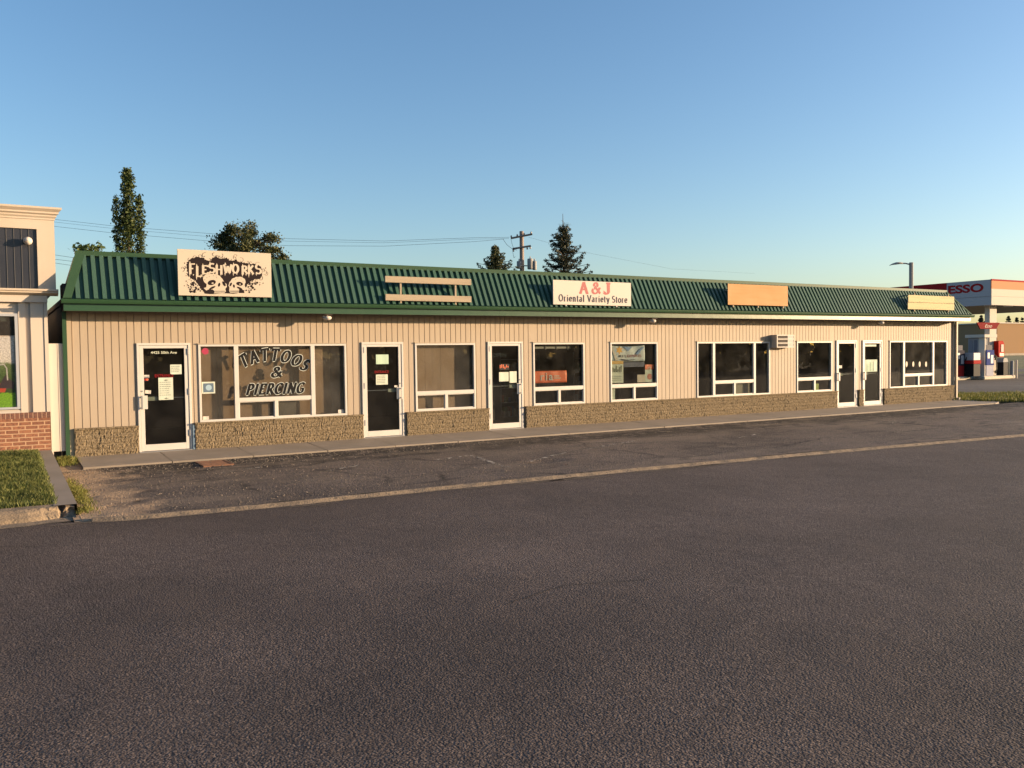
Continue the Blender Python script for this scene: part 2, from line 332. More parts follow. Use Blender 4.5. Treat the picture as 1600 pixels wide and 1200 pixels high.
M['spruce2'] = leafmat('green_spruce_needles', (.02,.035,.014), (.045,.06,.022), (.09,.09,.03), transl=.08)
M['leafgreen'] = leafmat('green_leaves', (.03,.055,.015), (.07,.10,.025), (.10,.13,.035))

# ------------------------------------------------------------------ lettering: a small broad-nib stroke font
def arc(cx, cy, rx, ry, a0, a1, n=14):
    return [(cx+rx*math.cos(R(a0+(a1-a0)*i/n)), cy+ry*math.sin(R(a0+(a1-a0)*i/n))) for i in range(n+1)]
def sf(x, y, w=.26): return [(x-w/2, y), (x+w/2, y)]
GL = {  # width, strokes (cap height 1, x-height .66)
 'A': (.86, [[(.10,0),(.43,1)], [(.43,1),(.76,0)], [(.22,.36),(.65,.36)], sf(.10,.03), sf(.76,.03)]),
 'B': (.7, [[(.15,0),(.15,1)], arc(.30,.75,.3,.24,90,-90)+[(.15,.51)], arc(.32,.26,.34,.25,90,-90)+[(.15,.01)], [(.1,.98),(.3,.98)]]),
 '&': (.92, [[(.86,.03),(.30,.66)], arc(.42,.78,.17,.19,215,-50,12), [(.50,.62),(.24,.42)], arc(.34,.25,.25,.23,130,320,12), [(.54,.10),(.68,.26),(.78,.5)], sf(.80,.5,.22)]),
 'J': (.62, [[(.40,1),(.40,.25)]+arc(.22,.24,.18,.22,0,-160,10), sf(.40,.97,.34), [(.03,.18),(.09,.24)]]),
 'O': (.86, [arc(.43,.5,.34,.48,90,450,28)]),
 'V': (.82, [[(.10,1),(.42,0)], [(.42,0),(.74,1)], sf(.10,.97), sf(.74,.97)]),
 'S': (.62, [arc(.31,.74,.22,.24,40,250,14)+arc(.31,.26,.24,.25,80,-150,16)]),
 'T': (.74, [[(.37,0),(.37,1)], [(.04,.97),(.70,.97)], sf(.37,.03), [(.05,.98),(.05,.80)], [(.69,.98),(.69,.80)]]),
 'P': (.66, [[(.16,0),(.16,1)], [(.10,.98),(.3,.98)]+arc(.30,.73,.28,.25,90,-90)+[(.16,.48)], sf(.16,.03)]),
 'I': (.36, [[(.18,0),(.18,1)], sf(.18,.03), sf(.18,.97)]),
 'E': (.66, [[(.16,0),(.16,1)], [(.10,.97),(.60,.97)], [(.10,.03),(.62,.03)], [(.16,.51),(.46,.51)], [(.60,.98),(.60,.82)], [(.62,.02),(.62,.20)]]),
 'R': (.74, [[(.16,0),(.16,1)], [(.10,.98),(.3,.98)]+arc(.30,.74,.26,.24,90,-90)+[(.16,.5)], [(.34,.5),(.68,.02)], sf(.16,.03)]),
 'C': (.74, [arc(.42,.5,.34,.48,45,315,24)]),
 'N': (.84, [[(.14,0),(.14,1)], [(.14,1),(.68,0)], [(.68,0),(.68,1)], sf(.14,.03,.22), sf(.68,.97,.22)]),
 'G': (.80, [arc(.42,.5,.34,.48,45,315,24)+[(.66,.45)], sf(.60,.44,.28)]),
 'F': (.62, [[(.16,0),(.16,1)], [(.06,.95),(.58,.95)], [(.16,.52),(.42,.52)]]),
 'L': (.60, [[(.16,0),(.16,1)], [(.10,.04),(.56,.04)], [(.56,.03),(.56,.2)]]),
 'H': (.80, [[(.16,-.1),(.16,1)], [(.62,-.1),(.62,1)], [(.16,.5),(.62,.5)]]),
 'W': (1.05, [[(.08,1),(.30,0)], [(.30,0),(.52,.8)], [(.52,.8),(.72,0)], [(.72,0),(.96,1)]]),
 'K': (.74, [[(.16,0),(.16,1)], [(.62,1),(.18,.48)], [(.28,.55),(.66,0)]]),
 'o': (.64, [arc(.32,.33,.25,.31,90,450,22)]),
 'r': (.50, [[(.17,0),(.17,.66)], [(.17,.40)]+arc(.32,.48,.15,.16,170,60,8), sf(.17,.03), sf(.13,.64,.14)]),
 'i': (.34, [[(.17,0),(.17,.66)], sf(.17,.03), sf(.13,.64,.14), [(.17,.84),(.17,.96)]]),
 'e': (.60, [[(.10,.36),(.50,.36)]+arc(.32,.34,.22,.30,8,325,20)]),
 'n': (.70, [[(.17,0),(.17,.66)], [(.17,.42)]+arc(.35,.44,.18,.20,160,0,10)+[(.53,0)], sf(.17,.03), sf(.53,.03), sf(.13,.64,.14)]),
 't': (.42, [[(.19,.90),(.19,.14)]+arc(.30,.14,.11,.12,180,300,8), [(.04,.64),(.36,.64)]]),
 'a': (.62, [arc(.28,.50,.17,.14,150,0,10)+[(.45,.1),(.55,.03)], [(.45,.38)]+arc(.26,.18,.17,.16,80,350,14)]),
 'l': (.34, [[(.17,0),(.17,1)], sf(.17,.03), sf(.13,.97,.14)]),
 'y': (.66, [[(.08,.66),(.34,.02)], [(.58,.66),(.30,-.22),(.12,-.26)], sf(.08,.64,.2), sf(.58,.64,.2)]),
 ' ': (.34, []),
}
def ribbon(mb, pts, thick, thin, to3, nib=0, lift=0):
    L_, R_ = [], []
    n = len(pts)
    closed = (abs(pts[0][0]-pts[-1][0]) + abs(pts[0][1]-pts[-1][1])) < 1e-5
    for i in range(n):
        if closed and i in (0, n-1): a, b = pts[n-2], pts[1]
        else: a, b = pts[max(i-1, 0)], pts[min(i+1, n-1)]
        dx, dy = b[0]-a[0], b[1]-a[1]; l = math.hypot(dx, dy) or 1e-6
        w = thin + (thick-thin)*abs(math.sin(math.atan2(dy, dx)-R(nib)))
        nx, ny = -dy/l*w/2, dx/l*w/2
        L_.append((pts[i][0]+nx, pts[i][1]+ny)); R_.append((pts[i][0]-nx, pts[i][1]-ny))
    vs = [to3(p, lift) for p in L_] + [to3(p, lift) for p in R_]
    mb.add(vs, [(i, i+1, n+i+1, n+i) for i in range(n-1)])
def text_width(txt, gap=.08): return sum(GL[c][0]+gap for c in txt)-gap
def write(mb, txt, x0, x1, z0, h, y, thick=.17, thin=.07, shear=0, gap=.08, nib=15, path=None, grow=0):
    """letters on the plane Y=y facing -Y, squeezed between x0 and x1"""
    w = text_width(txt, gap)*h; sx = (x1-x0)/w; px = x0; k = 0
    for c in txt:
        gw, st = GL[c]
        for s_ in st:
            k += 1
            def to3(p, lift, px=px):
                X = px + (p[0]+shear*p[1])*h*sx; Z = z0 + p[1]*h
                if path: X, Z = path(px+gw*h*sx/2, (p[0]-gw/2+shear*p[1])*h*sx, p[1]*h)
                return (X, y-lift, Z)
            ribbon(mb, s_, thick+grow, thin+grow, to3, nib, .00025*(k % 7))
        px += (gw+gap)*h*sx
    return mb
def sans(txt, x0, z0, h, y, m, name='lettering', parent=None, width=None, bold=.0, xdir=(1,0,0), space=1.0, shear=0):
    cu = bpy.data.curves.new(name, 'FONT'); cu.body = txt; cu.size = 1; cu.space_character = space; cu.offset = bold; cu.extrude = .001; cu.shear = shear
    to = bpy.data.objects.new('tmp', cu); C.objects.link(to)
    dg = bpy.context.evaluated_depsgraph_get(); me = bpy.data.meshes.new_from_object(to.evaluated_get(dg))
    C.objects.unlink(to); bpy.data.objects.remove(to)
    xs = [v.co.x for v in me.vertices]; ys = [v.co.y for v in me.vertices]
    mnx, mxx, mny, mxy = min(xs), max(xs), min(ys), max(ys)
    sz = h/(mxy-mny); sx = (width/(mxx-mnx)) if width else sz
    for v in me.vertices:
        a, b, d = (v.co.x-mnx)*sx, (v.co.y-mny)*sz, v.co.z
        if xdir[0]: v.co = (x0+a, y-d-.0012, z0+b)
        else: v.co = (x0-d-.0012, y-a, z0+b)
    me.materials.clear(); me.materials.append(m); me.name = name
    o = bpy.data.objects.new(name, me); C.objects.link(o)
    if parent:
        o.parent = parent
        if parent.location.length > 0: o.matrix_parent_inverse = Matrix.Translation(-parent.location)
    return o
def poly(mb, pts, y, lift=0):
    """concave polygon in the XZ plane"""
    from mathutils.geometry import tessellate_polygon
    vs = [Vector((p[0], p[1], 0)) for p in pts]; tr = tessellate_polygon([vs])
    mb.add([(p[0], y-lift, p[1]) for p in pts], tr)

# ================================================================== GROUND
def plane_strip(name, left, right, m, kind='structure'):
    """left/right: matched lists of 3-D points"""
    n = len(left); vs = list(left)+list(right)
    return tag(raw(name, vs, [(i, i+1, n+i+1, n+i) for i in range(n-1)], m), kind=kind)
CURB = [(-20,-5.95),(-3,-6.0),(.5,-6.02),(.95,-6.32),(1.5,-6.5),(3,-6.62),(6,-6.62),(9.8,-6.74),(14.2,-6.98),(20.7,-7.45),(30,-8.1),(45,-9.2),(90,-12.5)]
def cy(x):
    for (a, b), (c, d) in zip(CURB, CURB[1:]):
        if a <= x <= c: return b+(d-b)*(x-a)/(c-a)
    return CURB[-1][1] if x > 0 else CURB[0][1]
gm = MB(); gm.quad((-900,-700,-.26),(1200,-700,-.26),(1200,1200,-.26),(-900,1200,-.26))
tag(gm.build('ground', M['soil']), kind='structure')
gm = MB(); gm.quad((36,16,-.02),(900,16,-.02),(900,700,-.02),(36,700,-.02)); tag(gm.build('far_grass', M['grassflat']), kind='structure')
# street
xs = [-60,-20]+[-10+i*2 for i in range(30)]+[60,90,140]
plane_strip('road', [(x, cy(x)-.02 if -20<=x<=90 else cy(x), -.2) for x in xs], [(x, -60, -.2) for x in xs], M['road'])
gm = MB(); gm.quad((.93,-1.6,-.098),(1.37,-1.6,-.098),(1.37,.05,-.07),(.93,.05,-.07)); tag(gm.build('dirt_patch', M['dirt']), kind='structure')
gm = MB(); gm.quad((.86,-6.30,-.196),(1.14,-6.38,-.194),(1.14,-5.9,-.172),(.86,-5.9,-.172)); tag(gm.build('dirt_patch', M['dirt']), kind='structure')
# parking apron, worn and uneven
def pk_left(y): return .96
ny, vs, fs = 90, [], []
cols = [i*.12 for i in range(-5, 260)] + [31.2+i*.6 for i in range(0, 50)]
for j in range(ny+1):
    for i, c in enumerate(cols):
        x = 1.55+c; yb = cy(x)+.12; y = -1.44+(yb+1.44)*j/ny
        z = -.095-.07*j/ny
        if x > 30: z = -.095 - .07*j/ny
        z += .010*mnoise.noise(Vector((x*.8, y*.8, 3))) + .007*mnoise.noise(Vector((x*3, y*3, 9)))
        if x < 2.2: z += .03*mnoise.noise(Vector((x*4, y*4, 11)))*(2.2-x) - .02*(2.2-x)
        if y > -2.4: z += .016*(1-abs(y+1.9)/.55)*mnoise.noise(Vector((x*4.5, y*6, 2))) if abs(y+1.9) < .55 else 0
        d = math.hypot((x-8.8)/.55, (y+4.99)/.22)
        if d < 1: z -= .045*(1-d*d)
        if j == 0 and x > 1.36: z = -.088
        vs.append((x, y, z))
W_ = len(cols)
for j in range(ny):
    for i in range(W_-1): fs.append((j*W_+i, j*W_+i+1, (j+1)*W_+i+1, (j+1)*W_+i))
tag(raw('parking_apron', vs, fs, M['parking'], smooth=True), kind='structure')
# flush worn curb between apron and street
vs, fs = [], []; n = 0; x = 1.05
while x < 88:
    st = .06 if x < 24 else .5
    j1 = .02*mnoise.noise(Vector((x*5, 0, 0))) + .012*mnoise.noise(Vector((x*19, 4, 0))); j2 = .012*mnoise.noise(Vector((x*9, 7, 0)))
    chip = max(0, mnoise.noise(Vector((x*2.3, 1, 5)))-.1)*.16
    y = cy(x)
    ramp_ = min(1, (x-1.05)/.7)
    vs += [(x, y+.125+j1, -.168), (x, y+.05+j1+j2, -.156-chip*.1), (x, y-.0+j2+chip*.5, -.158-chip*.3+j2*.6), (x, y-.035+j2*1.5, -.188-.008*(1-ramp_)), (x, y-.10+j1*.8, -.1965)]
    if n: fs += [((n-1)*5+k, n*5+k, n*5+k+1, (n-1)*5+k+1) for k in range(4)]
    n += 1; x += st
tag(raw('flush_curb', vs, fs, M['curb'], smooth=True), kind='structure')
# sidewalk slabs
sb = MB(); x = 1.36; k = 0
while x < 29.9:
    w = 1.5; g = .007
    a, b_ = x+g, min(x+w, 29.95)-g
    z0 = -.0012*(k % 3) ; yf = -1.44-.006*(k % 2)
    sb.add([(a,-.02,z0),(b_,-.02,z0),(b_,yf,-.055+z0),(a,yf,-.055+z0),(a,yf-.012,-.2),(b_,yf-.012,-.2)], [(0,3,2,1),(3,4,5,2)])
    sb.add([(a-g,-.02,-.06),(b_+g,-.02,-.06),(b_+g,yf-.01,-.12),(a-g,yf-.01,-.12)], [(0,3,2,1)])
    x += w; k += 1
sb.add([(29.94,-.02,-.002),(31.2,-.9,-.06),(29.94,-1.44,-.06),(29.94,-1.452,-.2),(31.2,-.92,-.2)], [(0,2,1),(2,3,4,1)])
tag(sb.build('sidewalk', M['concrete']), kind='structure')
# weeds and crumbs along the sidewalk edge are part of the weed things below
# narrow concrete path and lawn on the left
plane_strip('concrete_path', [(.70,-.32,.19),(.70,-3,.07),(.66,-5.72,-.05)], [(.93,-.32,.19),(.935,-3,.07),(.935,-5.72,-.05)], M['concrete'])
pe = MB(); pe.add([(.93,-.32,.189),(.935,-3,.069),(.935,-5.72,-.051),(.935,-5.72,-.25),(.93,-.32,-.25)], [(0,1,2,3,4)])
tag(pe.build('path_edge', M['concrete']), kind='structure')
plane_strip('lawn_soil', [(-14,-.1,.185),(-14,-5.6,-.075)], [(.71,-.1,.185),(.67,-5.6,-.075)], M['soil'])
# raised curb in front of the lawn, broken at its right end
vs, fs = [], []; n = 0; x = -14
while x < .93:
    st = .05 if x > -2 else .6
    e = max(0, (x-.35)/.55)
    j1 = .006*mnoise.noise(Vector((x*9, 2, 0))); j2 = .012*mnoise.noise(Vector((x*23, 2, 0)))*(1+3*e)
    top = -.052-.02*e*e - (.09 if .70 < x < .78 else 0); fy = -6.0+.14*e
    vs += [(x,-5.6,-.045), (x,-5.70,top), (x,-5.80+j2,top), (x,fy+.10+j2,top-.035-.01*e+j2*.5), (x,fy+.03+j2,top-.09+j2*.4), (x,fy+j1,-.19), (x,fy-.25,-.1955)]
    if n: fs += [((n-1)*7+k, n*7+k, n*7+k+1, (n-1)*7+k+1) for k in range(6)]
    n += 1; x += st
m_ = 7*(n-1); fs.append(tuple(m_+k for k in range(7)))
tag(raw('raised_curb', vs, fs, M['curb'], smooth=False), kind='structure')

dr = empty('drain_cover', (3.5, -2.0, -.1), 'rusty brown rectangular drain cover in the asphalt by the sidewalk', 'drain cover')
M['rust'] = mat('rusty_iron', (.24,.11,.06), .8, var=(9,(.14,.07,.045),.8))
g = MB(); g.box(3.24, 3.78, -1.62, -1.58, -.12, -.078); g.box(3.24, 3.78, -2.32, -2.28, -.12, -.084); g.box(3.24, 3.28, -2.28, -1.62, -.12, -.08); g.box(3.74, 3.78, -2.28, -1.62, -.12, -.08); g.build('drain_frame', M['rust'], dr)
g = MB()
for i in range(9): g.box(3.28, 3.74, -2.26+i*.072, -2.215+i*.072, -.11, -.084)
g.build('grate', M['rust'], dr)

# sand drifted into the gutter line of the street: thin ragged tongues
dm_ = MB(); r = random.Random(17)
for _ in range(46):
    x = r.uniform(-3, 32); y = cy(x)-.10-abs(r.gauss(0, .10)); a, b_ = r.uniform(.10, .55), r.uniform(.012, .05)
    dm_.add([(x+a*math.cos(i*.628)*(1+.3*mnoise.noise(Vector((x+i, y, 0)))), y+b_*math.sin(i*.628)*(1+.4*mnoise.noise(Vector((x, y+i, 5))))-.035*a*math.cos(i*.628), -.1945) for i in range(10)], [tuple(range(10))])
tag(dm_.build('gutter_sand', mat('drifted_sand', (.16,.12,.085), .95, var=(20,(.09,.07,.055),.9), bump=(60,1,.006))), kind='structure')
# loose gravel crumbs where the asphalt breaks up along the sidewalk and the curb
gv = MB(); r = random.Random(19)
for _ in range(2600):
    if r.random() < .6: x = r.uniform(1.2, 29) if r.random() < .6 else r.uniform(1.0, 10); y = -1.5-abs(r.gauss(0, .45))
    else: x = abs(r.gauss(0, 3.5))+1.0; y = r.uniform(cy(x)+.15, -1.5)
    q = r.uniform(.006, .019); z = -.095-.07*((y+1.44)/((cy(x)+.12)+1.44))+.010*mnoise.noise(Vector((x*.8, y*.8, 3)))+.004
    a = r.uniform(0, 6.28); c_, s_ = math.cos(a)*q, math.sin(a)*q
    gv.add([(x+c_,y+s_,z),(x-s_,y+c_,z),(x-c_,y-s_,z),(x+s_*.8,y-c_*.8,z),(x+q*.2,y,z+q*r.uniform(.6,1.2))], [(0,1,4),(1,2,4),(2,3,4),(3,0,4)])
tag(gv.build('loose_gravel', mat('gravel', (.22,.18,.14), .9, var=(6,(.10,.085,.07),.9))), 'loose gravel crumbs scattered over the worn asphalt by the sidewalk', 'gravel', kind='stuff')

# ---- faded stall lines
def linemat():
    m = mat('faded_paint', (.42,.37,.30), .8); t = m.node_tree; N = t.nodes; L = t.links
    tc = N.new('ShaderNodeTexCoord'); n = N.new('ShaderNodeTexNoise'); n.inputs['Scale'].default_value = 9; n.inputs['Detail'].default_value = 8; L.new(tc.outputs['Object'], n.inputs[0])
    r = N.new('ShaderNodeMapRange'); r.inputs[1].default_value = .46; r.inputs[2].default_value = .62; L.new(n.outputs[0], r.inputs[0])
    tr = N.new('ShaderNodeBsdfTransparent'); mx = N.new('ShaderNodeMixShader'); L.new(r.outputs[0], mx.inputs[0]); L.new(tr.outputs[0], mx.inputs[1]); L.new(N['Principled BSDF'].outputs[0], mx.inputs[2])
    L.new(mx.outputs[0], N['Material Output'].inputs[0]); return m
M['faded'] = linemat()
lm = MB()
for (a, b_) in [((7.2,-3.75),(8.05,-3.53)),((8.05,-3.53),(7.8,-5.4)),((8.5,-4.95),(9.8,-4.25)),((10.5,-3.95),(12.6,-3.26)),((4.9,-3.98),(5.8,-3.57)),((14.7,-4.17),(15.7,-3.83)),((20.5,-4.1),(21.4,-3.5)),((20.6,-3.5),(21.3,-4.1)),((3.3,-3.2),(4.1,-2.9))]:
    d = Vector((b_[0]-a[0], b_[1]-a[1], 0)); nn = Vector((-d.y, d.x, 0)).normalized()*.05
    K = 10
    pts = [Vector((a[0], a[1], 0))+d*i/K for i in range(K+1)]
    def zz(p): 
        j = (p.y+1.44)/((cy(p.x)+.12)+1.44); return -.095-.07*j+.010*mnoise.noise(Vector((p.x*.8, p.y*.8, 3)))+.007*mnoise.noise(Vector((p.x*3, p.y*3, 9)))+.004
    v2 = []
    for p in pts:
        for q in (p+nn, p-nn): v2.append((q.x, q.y, zz(q)))
    lm.add(v2, [(2*i, 2*i+2, 2*i+3, 2*i+1) for i in range(K)])
tag(lm.build('parking_lines', M['faded']), kind='structure')

ck = MB(); kq = 0
for pts_ in ([(-.35,-7.2),(.1,-7.45),(.55,-7.75),(.75,-7.8),(1.1,-8.1)], [(1.3,-9.3),(1.8,-9.15),(2.3,-8.85),(2.6,-8.8)], [(13,-9.0),(14.2,-9.3),(15,-9.25),(16.5,-9.8)], [(3.6,-12.4),(4.3,-12.2),(5.2,-12.5)]):
    q = []
    for (a, b_), (c, d) in zip(pts_, pts_[1:]):
        for i in range(7): q.append((a+(c-a)*i/7+.03*mnoise.noise(Vector((a*9+i, b_, 1))), b_+(d-b_)*i/7+.05*mnoise.noise(Vector((a*7+i*2, b_, 4)))))
    ribbon(ck, q, .011, .007, lambda p, l: (p[0], p[1], -.1955))
tag(ck.build('road_cracks', mat('crack_dark', (.02,.016,.014), .95)), kind='structure')  # thin dark ribbons drawn as the cracks

# ---- right-hand verge and gas station lot
plane_strip('verge_soil', [(29.9,.3,-.03),(33,3.6,-.01),(35.2,3.2,0),(37,1.5,0),(45,-5,0)], [(29.95,-.5,-.06),(30.4,-.85,-.08),(30.9,-1.1,-.09),(33,-2.4,-.09),(40,-6.8,-.09)], M['soil'])
plane_strip('gas_station_lot', [(29.0,6.5,-.012),(33,3.5,-.012),(35.2,3.1,-.012),(37,1.35,-.012),(60,-18,-.012)], [(29,15,-.012),(40,16,-.012),(60,16.2,-.012),(80,16.5,-.012),(120,-10,-.012)], M['lot'])
plane_strip('far_road', [(60,19,-.008),(200,19,-.008)], [(60,24,-.008),(200,24,-.008)], M['lot'])

# ---- grass blades
def blades(name, m, n, region, h0, h1, zf, w=.006, kind='stuff', parent=None, lean=.5, seed=1):
    r = random.Random(seed); vs, fs = [], []
    for _ in range(n):
        x, y = region(r)
        h = r.uniform(h0, h1)*(.7+.6*mnoise.noise(Vector((x*2.2, y*2.2, 0)))+.3); a = r.uniform(0, 6.28); z = zf(x, y)
        dx, dy = math.cos(a), math.sin(a); l = r.uniform(.1, lean)*h; b = r.uniform(0, 6.28)
        k = len(vs)
        vs += [(x-dx*w, y-dy*w, z), (x+dx*w, y+dy*w, z), (x+dx*w*.7+math.cos(b)*l*.4, y+dy*w*.7+math.sin(b)*l*.4, z+h*.6), (x+math.cos(b)*l, y+math.sin(b)*l, z+h)]
        fs += [(k, k+1, k+2), (k, k+2, k+3)]
    o = raw(name, vs, fs, m, parent)
    if kind: tag(o, kind=kind)
    return o
zl = lambda x, y: .185+(y+.1)*(.26/5.5)
def lawn_region(r):
    while True:
        x = .72-abs(r.gauss(0, 1))*1.1 if r.random() < .8 else r.uniform(-3, .7); y = r.uniform(-5.62, -.25)
        if -3.2 < x < .735+.02*math.sin(y*7): return x, y
g = blades('lawn_grass', M['grass'], 42000, lawn_region, .035, .085, zl, w=.0045, seed=3)
tag(g, 'thick green lawn of short blades in front of the brick shop', 'grass')
def verge_region(r):
    while True:
        x, y = r.uniform(29.9, 41), r.uniform(-6, 3.7)
        if x < 33 and y > .3+(x-29.9)*3.3/3.1: continue
        if x > 33 and y > 3.6-(x-33)*.55: continue
        lo = -.5-(x-29.95)*.68
        if y < lo: continue
        return x, y
g = blades('verge_grass', M['verge'], 30000, verge_region, .07, .17, lambda x, y: -.08, w=.012, seed=5)
tag(g, 'rough green grass on the verge at the right end of the strip mall', 'grass')
def tuft(name, label, cx_, cy_, rx, ry, n, h0, h1, z, seed, group=None):
    t = blades(name, M['weed'], n, lambda r: (cx_+r.gauss(0, rx), cy_+r.gauss(0, ry)), h0, h1, lambda x, y: z(x, y) if callable(z) else z, w=.005, kind=None, seed=seed, lean=.9)
    return tag(t, label, 'weeds', group)
tuft('weed_patch', 'yellow-green weed clump at the foot of the green downspout', 1.12, -.40, .10, .22, 1300, .04, .12, -.07, 11)
tuft('weed_patch', 'long ragged strip of weeds along the right side of the concrete path', 1.05, -4.2, .06, .70, 2600, .015, .05, -.12, 12)
tuft('weed_patch', 'small weeds growing out of the broken end of the raised curb', 1.0, -5.65, .07, .12, 400, .02, .06, -.16, 13)

# ================================================================== THE STRIP MALL
XL, XR = 1.27, 29.78
mall = empty('strip_mall', (0, 0, 0), 'long single-storey strip mall with beige vertical siding, stone base and green metal mansard roof', 'building')
DOORS = [(2.485,1.014,'R'),(7.184,1.019,'L'),(10.449,1.012,'L'),(23.365,1.017,'R'),(24.672,1.019,'R')]
WINS = [(3.653,3.169,[4.41,6.05],5.23),(8.503,1.603,None,9.306),(11.775,1.601,None,12.568),(14.227,1.651,None,15.045),(17.339,2.979,[18.0,19.66],18.835),(21.513,1.649,None,22.34),(26.093,3.275,[26.88,28.545],27.71)]
ZD, ZW0, ZW1, ZS = 2.172, .543, 2.143, .528
TOP = 2.84
openings = [(x, x+w, -.05, ZD) for x, w, h in DOORS] + [(x, x+w, ZW0, ZW1) for x, w, a, b_ in WINS]
# siding
grooves = []; x = XL+.075
while x < XR-.1: grooves.append(x); x += .1372
edges = sorted(set([XL, XR]+grooves+[e for o in openings for e in o[:2]]))
wall = MB(); gw, gd = .016, .013
def prof(a, b_):
    """profile of siding between a and b (a groove starts at each groove x)"""
    pts = []
    ga = any(abs(a-g) < 1e-6 for g in grooves)
    if ga and b_-a > gw: pts += [(a, 0), (a+.003, gd), (a+gw-.004, gd), (a+gw, 0), (b_, 0)]
    else: pts += [(a, 0), (b_, 0)]
    return pts
for a, b_ in zip(edges, edges[1:]):
    if b_-a < 1e-5: continue
    mid = (a+b_)/2; segs = [(-.1, TOP)]
    for o in openings:
        if o[0] < mid < o[1]:
            ns = []
            for s0, s1 in segs:
                if o[2] > s0: ns.append((s0, min(s1, o[2])))
                if o[3] < s1: ns.append((max(s0, o[3]), s1))
            segs = [q for q in ns if q[1]-q[0] > 1e-4]
    for s0, s1 in segs:
        p = prof(a, b_)
        for (u, v), (u2, v2) in zip(p, p[1:]):
            wall.add([(u, v, s0), (u2, v2, s0), (u2, v2, s1), (u, v, s1)], [(0,1,2,3)])
# backing of the wall (thickness) with openings
bk = MB()
for a, b_ in zip(edges, edges[1:]):
    pass
wall.build('front_wall', M['siding'], mall)
# inner lining behind siding, box pieces around the openings
lin = MB(); ops = sorted(openings); cur = XL
for o in ops:
    if o[0]-cur > .01: lin.box(cur, o[0], .02, .12, -.1, TOP)
    lin.box(o[0], o[1], .02, .12, o[3], TOP)
    if o[2] > 0: lin.box(o[0], o[1], .02, .12, -.1, o[2])
    cur = o[1]
lin.box(cur, XR, .02, .12, -.1, TOP)
lin.build('wall_lining', M['ceil_in'], mall)
# corner boards
MB().box(XL-.005, XL+.075, -.03, .02, -.08, TOP).build('corner_trim', M['trimbeige'], mall)
MB().box(XR-.09, XR+.01, -.03, .02, -.08, TOP).build('corner_trim', M['trimbeige'], mall)
# side, back walls
MB().box(XL-.004, XL+.12, .12, 12, -.2, 2.95).build('side_wall', M['sidewall'], mall)
MB().box(XR-.12, XR+.004, .12, 12, -.2, 2.95).build('side_wall', M['sidewall'], mall)
MB().box(XL-.004, XR+.004, 12, 12.15, -.2, 2.95).build('rear_wall', M['sidewall'], mall)
MB().box(XL-.05, XR+.05, .15, 12.2, 2.95, 3.05).build('flat_roof', M['roofflat'], mall)
# stone base
def stone(x0, x1, seed):
    r = random.Random(seed); D0 = -.075; step = .021
    nx = max(6, int((x1-x0)/step)); nz = 24; z0, z1 = -.07, ZS-.015
    rows = 6; rowoff = []
    for q in range(rows+1):
        xs_, xx = [], x0-r.uniform(0, .3)
        while xx < x1+.4: l = r.uniform(.16, .36); xs_.append((xx, xx+l, r.uniform(-.006, .007))); xx += l
        rowoff.append(xs_)
    def dep(x, z):
        f = (z-z0)/(z1-z0)*rows; q = min(rows, int(f)); fr = f-q
        d = 0
        for a, b_, o in rowoff[q]:
            if a <= x < b_:
                d = o
                if x-a < .012: d -= .006
                break
        if fr < .12: d -= .010
        return d + .009*mnoise.noise(Vector((x*34, seed*3, z*20))) + .008*mnoise.noise(Vector((x*49, 5, z*45)))
    vs, fs = [], []
    for j in range(nz+1):
        z = z0+(z1-z0)*j/nz
        for i in range(nx+1):
            x = x0+(x1-x0)*i/nx
            e = .0 if 0 < i < nx else .004
            vs.append((x, D0-dep(x, z)+e, z))
    W2 = nx+1
    for j in range(nz):
        for i in range(nx): fs.append((j*W2+i, j*W2+i+1, (j+1)*W2+i+1, (j+1)*W2+i))
    b = len(vs)  # side returns and top
    for j in range(nz+1): vs.append((x0, .0, z0+(z1-z0)*j/nz))
    for j in range(nz+1): vs.append((x1, .0, z0+(z1-z0)*j/nz))
    for j in range(nz):
        fs.append((b+j, j*W2, (j+1)*W2, b+j+1)); fs.append((j*W2+nx, b+nz+1+j, b+nz+2+j, (j+1)*W2+nx))
    o = raw('stone_base', vs, fs, M['stone'], mall)
    MB().box(x0-.004, x1+.004, -.1, -.001, z1, z1+.03).build('cap_ledge', M['stone'], o)
ds = sorted(DOORS); xx = 1.345; k = 0
for d in ds+[(29.72, 0, 0)]:
    if d[0]-xx > .1: stone(xx, d[0]-(.0 if d[1] else 0)-.004, 40+k); k += 1
    xx = d[0]+d[1]+.004+(.05 if d[1] else 0)
# interior
it = MB(); it.box(XL+.12, XR-.12, .12, 12, -.1, .015); it.build('interior_floor', M['floor_in'], mall)
it = MB(); it.box(XL+.12, XR-.12, .12, 12, 2.62, 2.7); it.build('interior_ceiling', M['ceil_in'], mall)
for px_ in (7.0, 10.3, 17.0, 21.0, 24.5):
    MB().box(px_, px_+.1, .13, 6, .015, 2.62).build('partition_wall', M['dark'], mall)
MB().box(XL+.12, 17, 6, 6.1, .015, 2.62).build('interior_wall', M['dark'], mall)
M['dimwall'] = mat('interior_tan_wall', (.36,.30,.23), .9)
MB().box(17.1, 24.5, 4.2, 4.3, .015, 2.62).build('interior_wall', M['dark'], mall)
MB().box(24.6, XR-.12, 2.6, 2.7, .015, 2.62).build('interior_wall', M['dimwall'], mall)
for a, b_ in ((3.66, 6.9), (8.45, 10.2)):
    pn = MB(); q = a
    while q < b_-.01:
        e = min(q+.41, b_); pn.box(q+.002, e-.002, .205, .225, .4, 2.3); q = e
    pn.build('brown_panelling', M['panel'], mall)

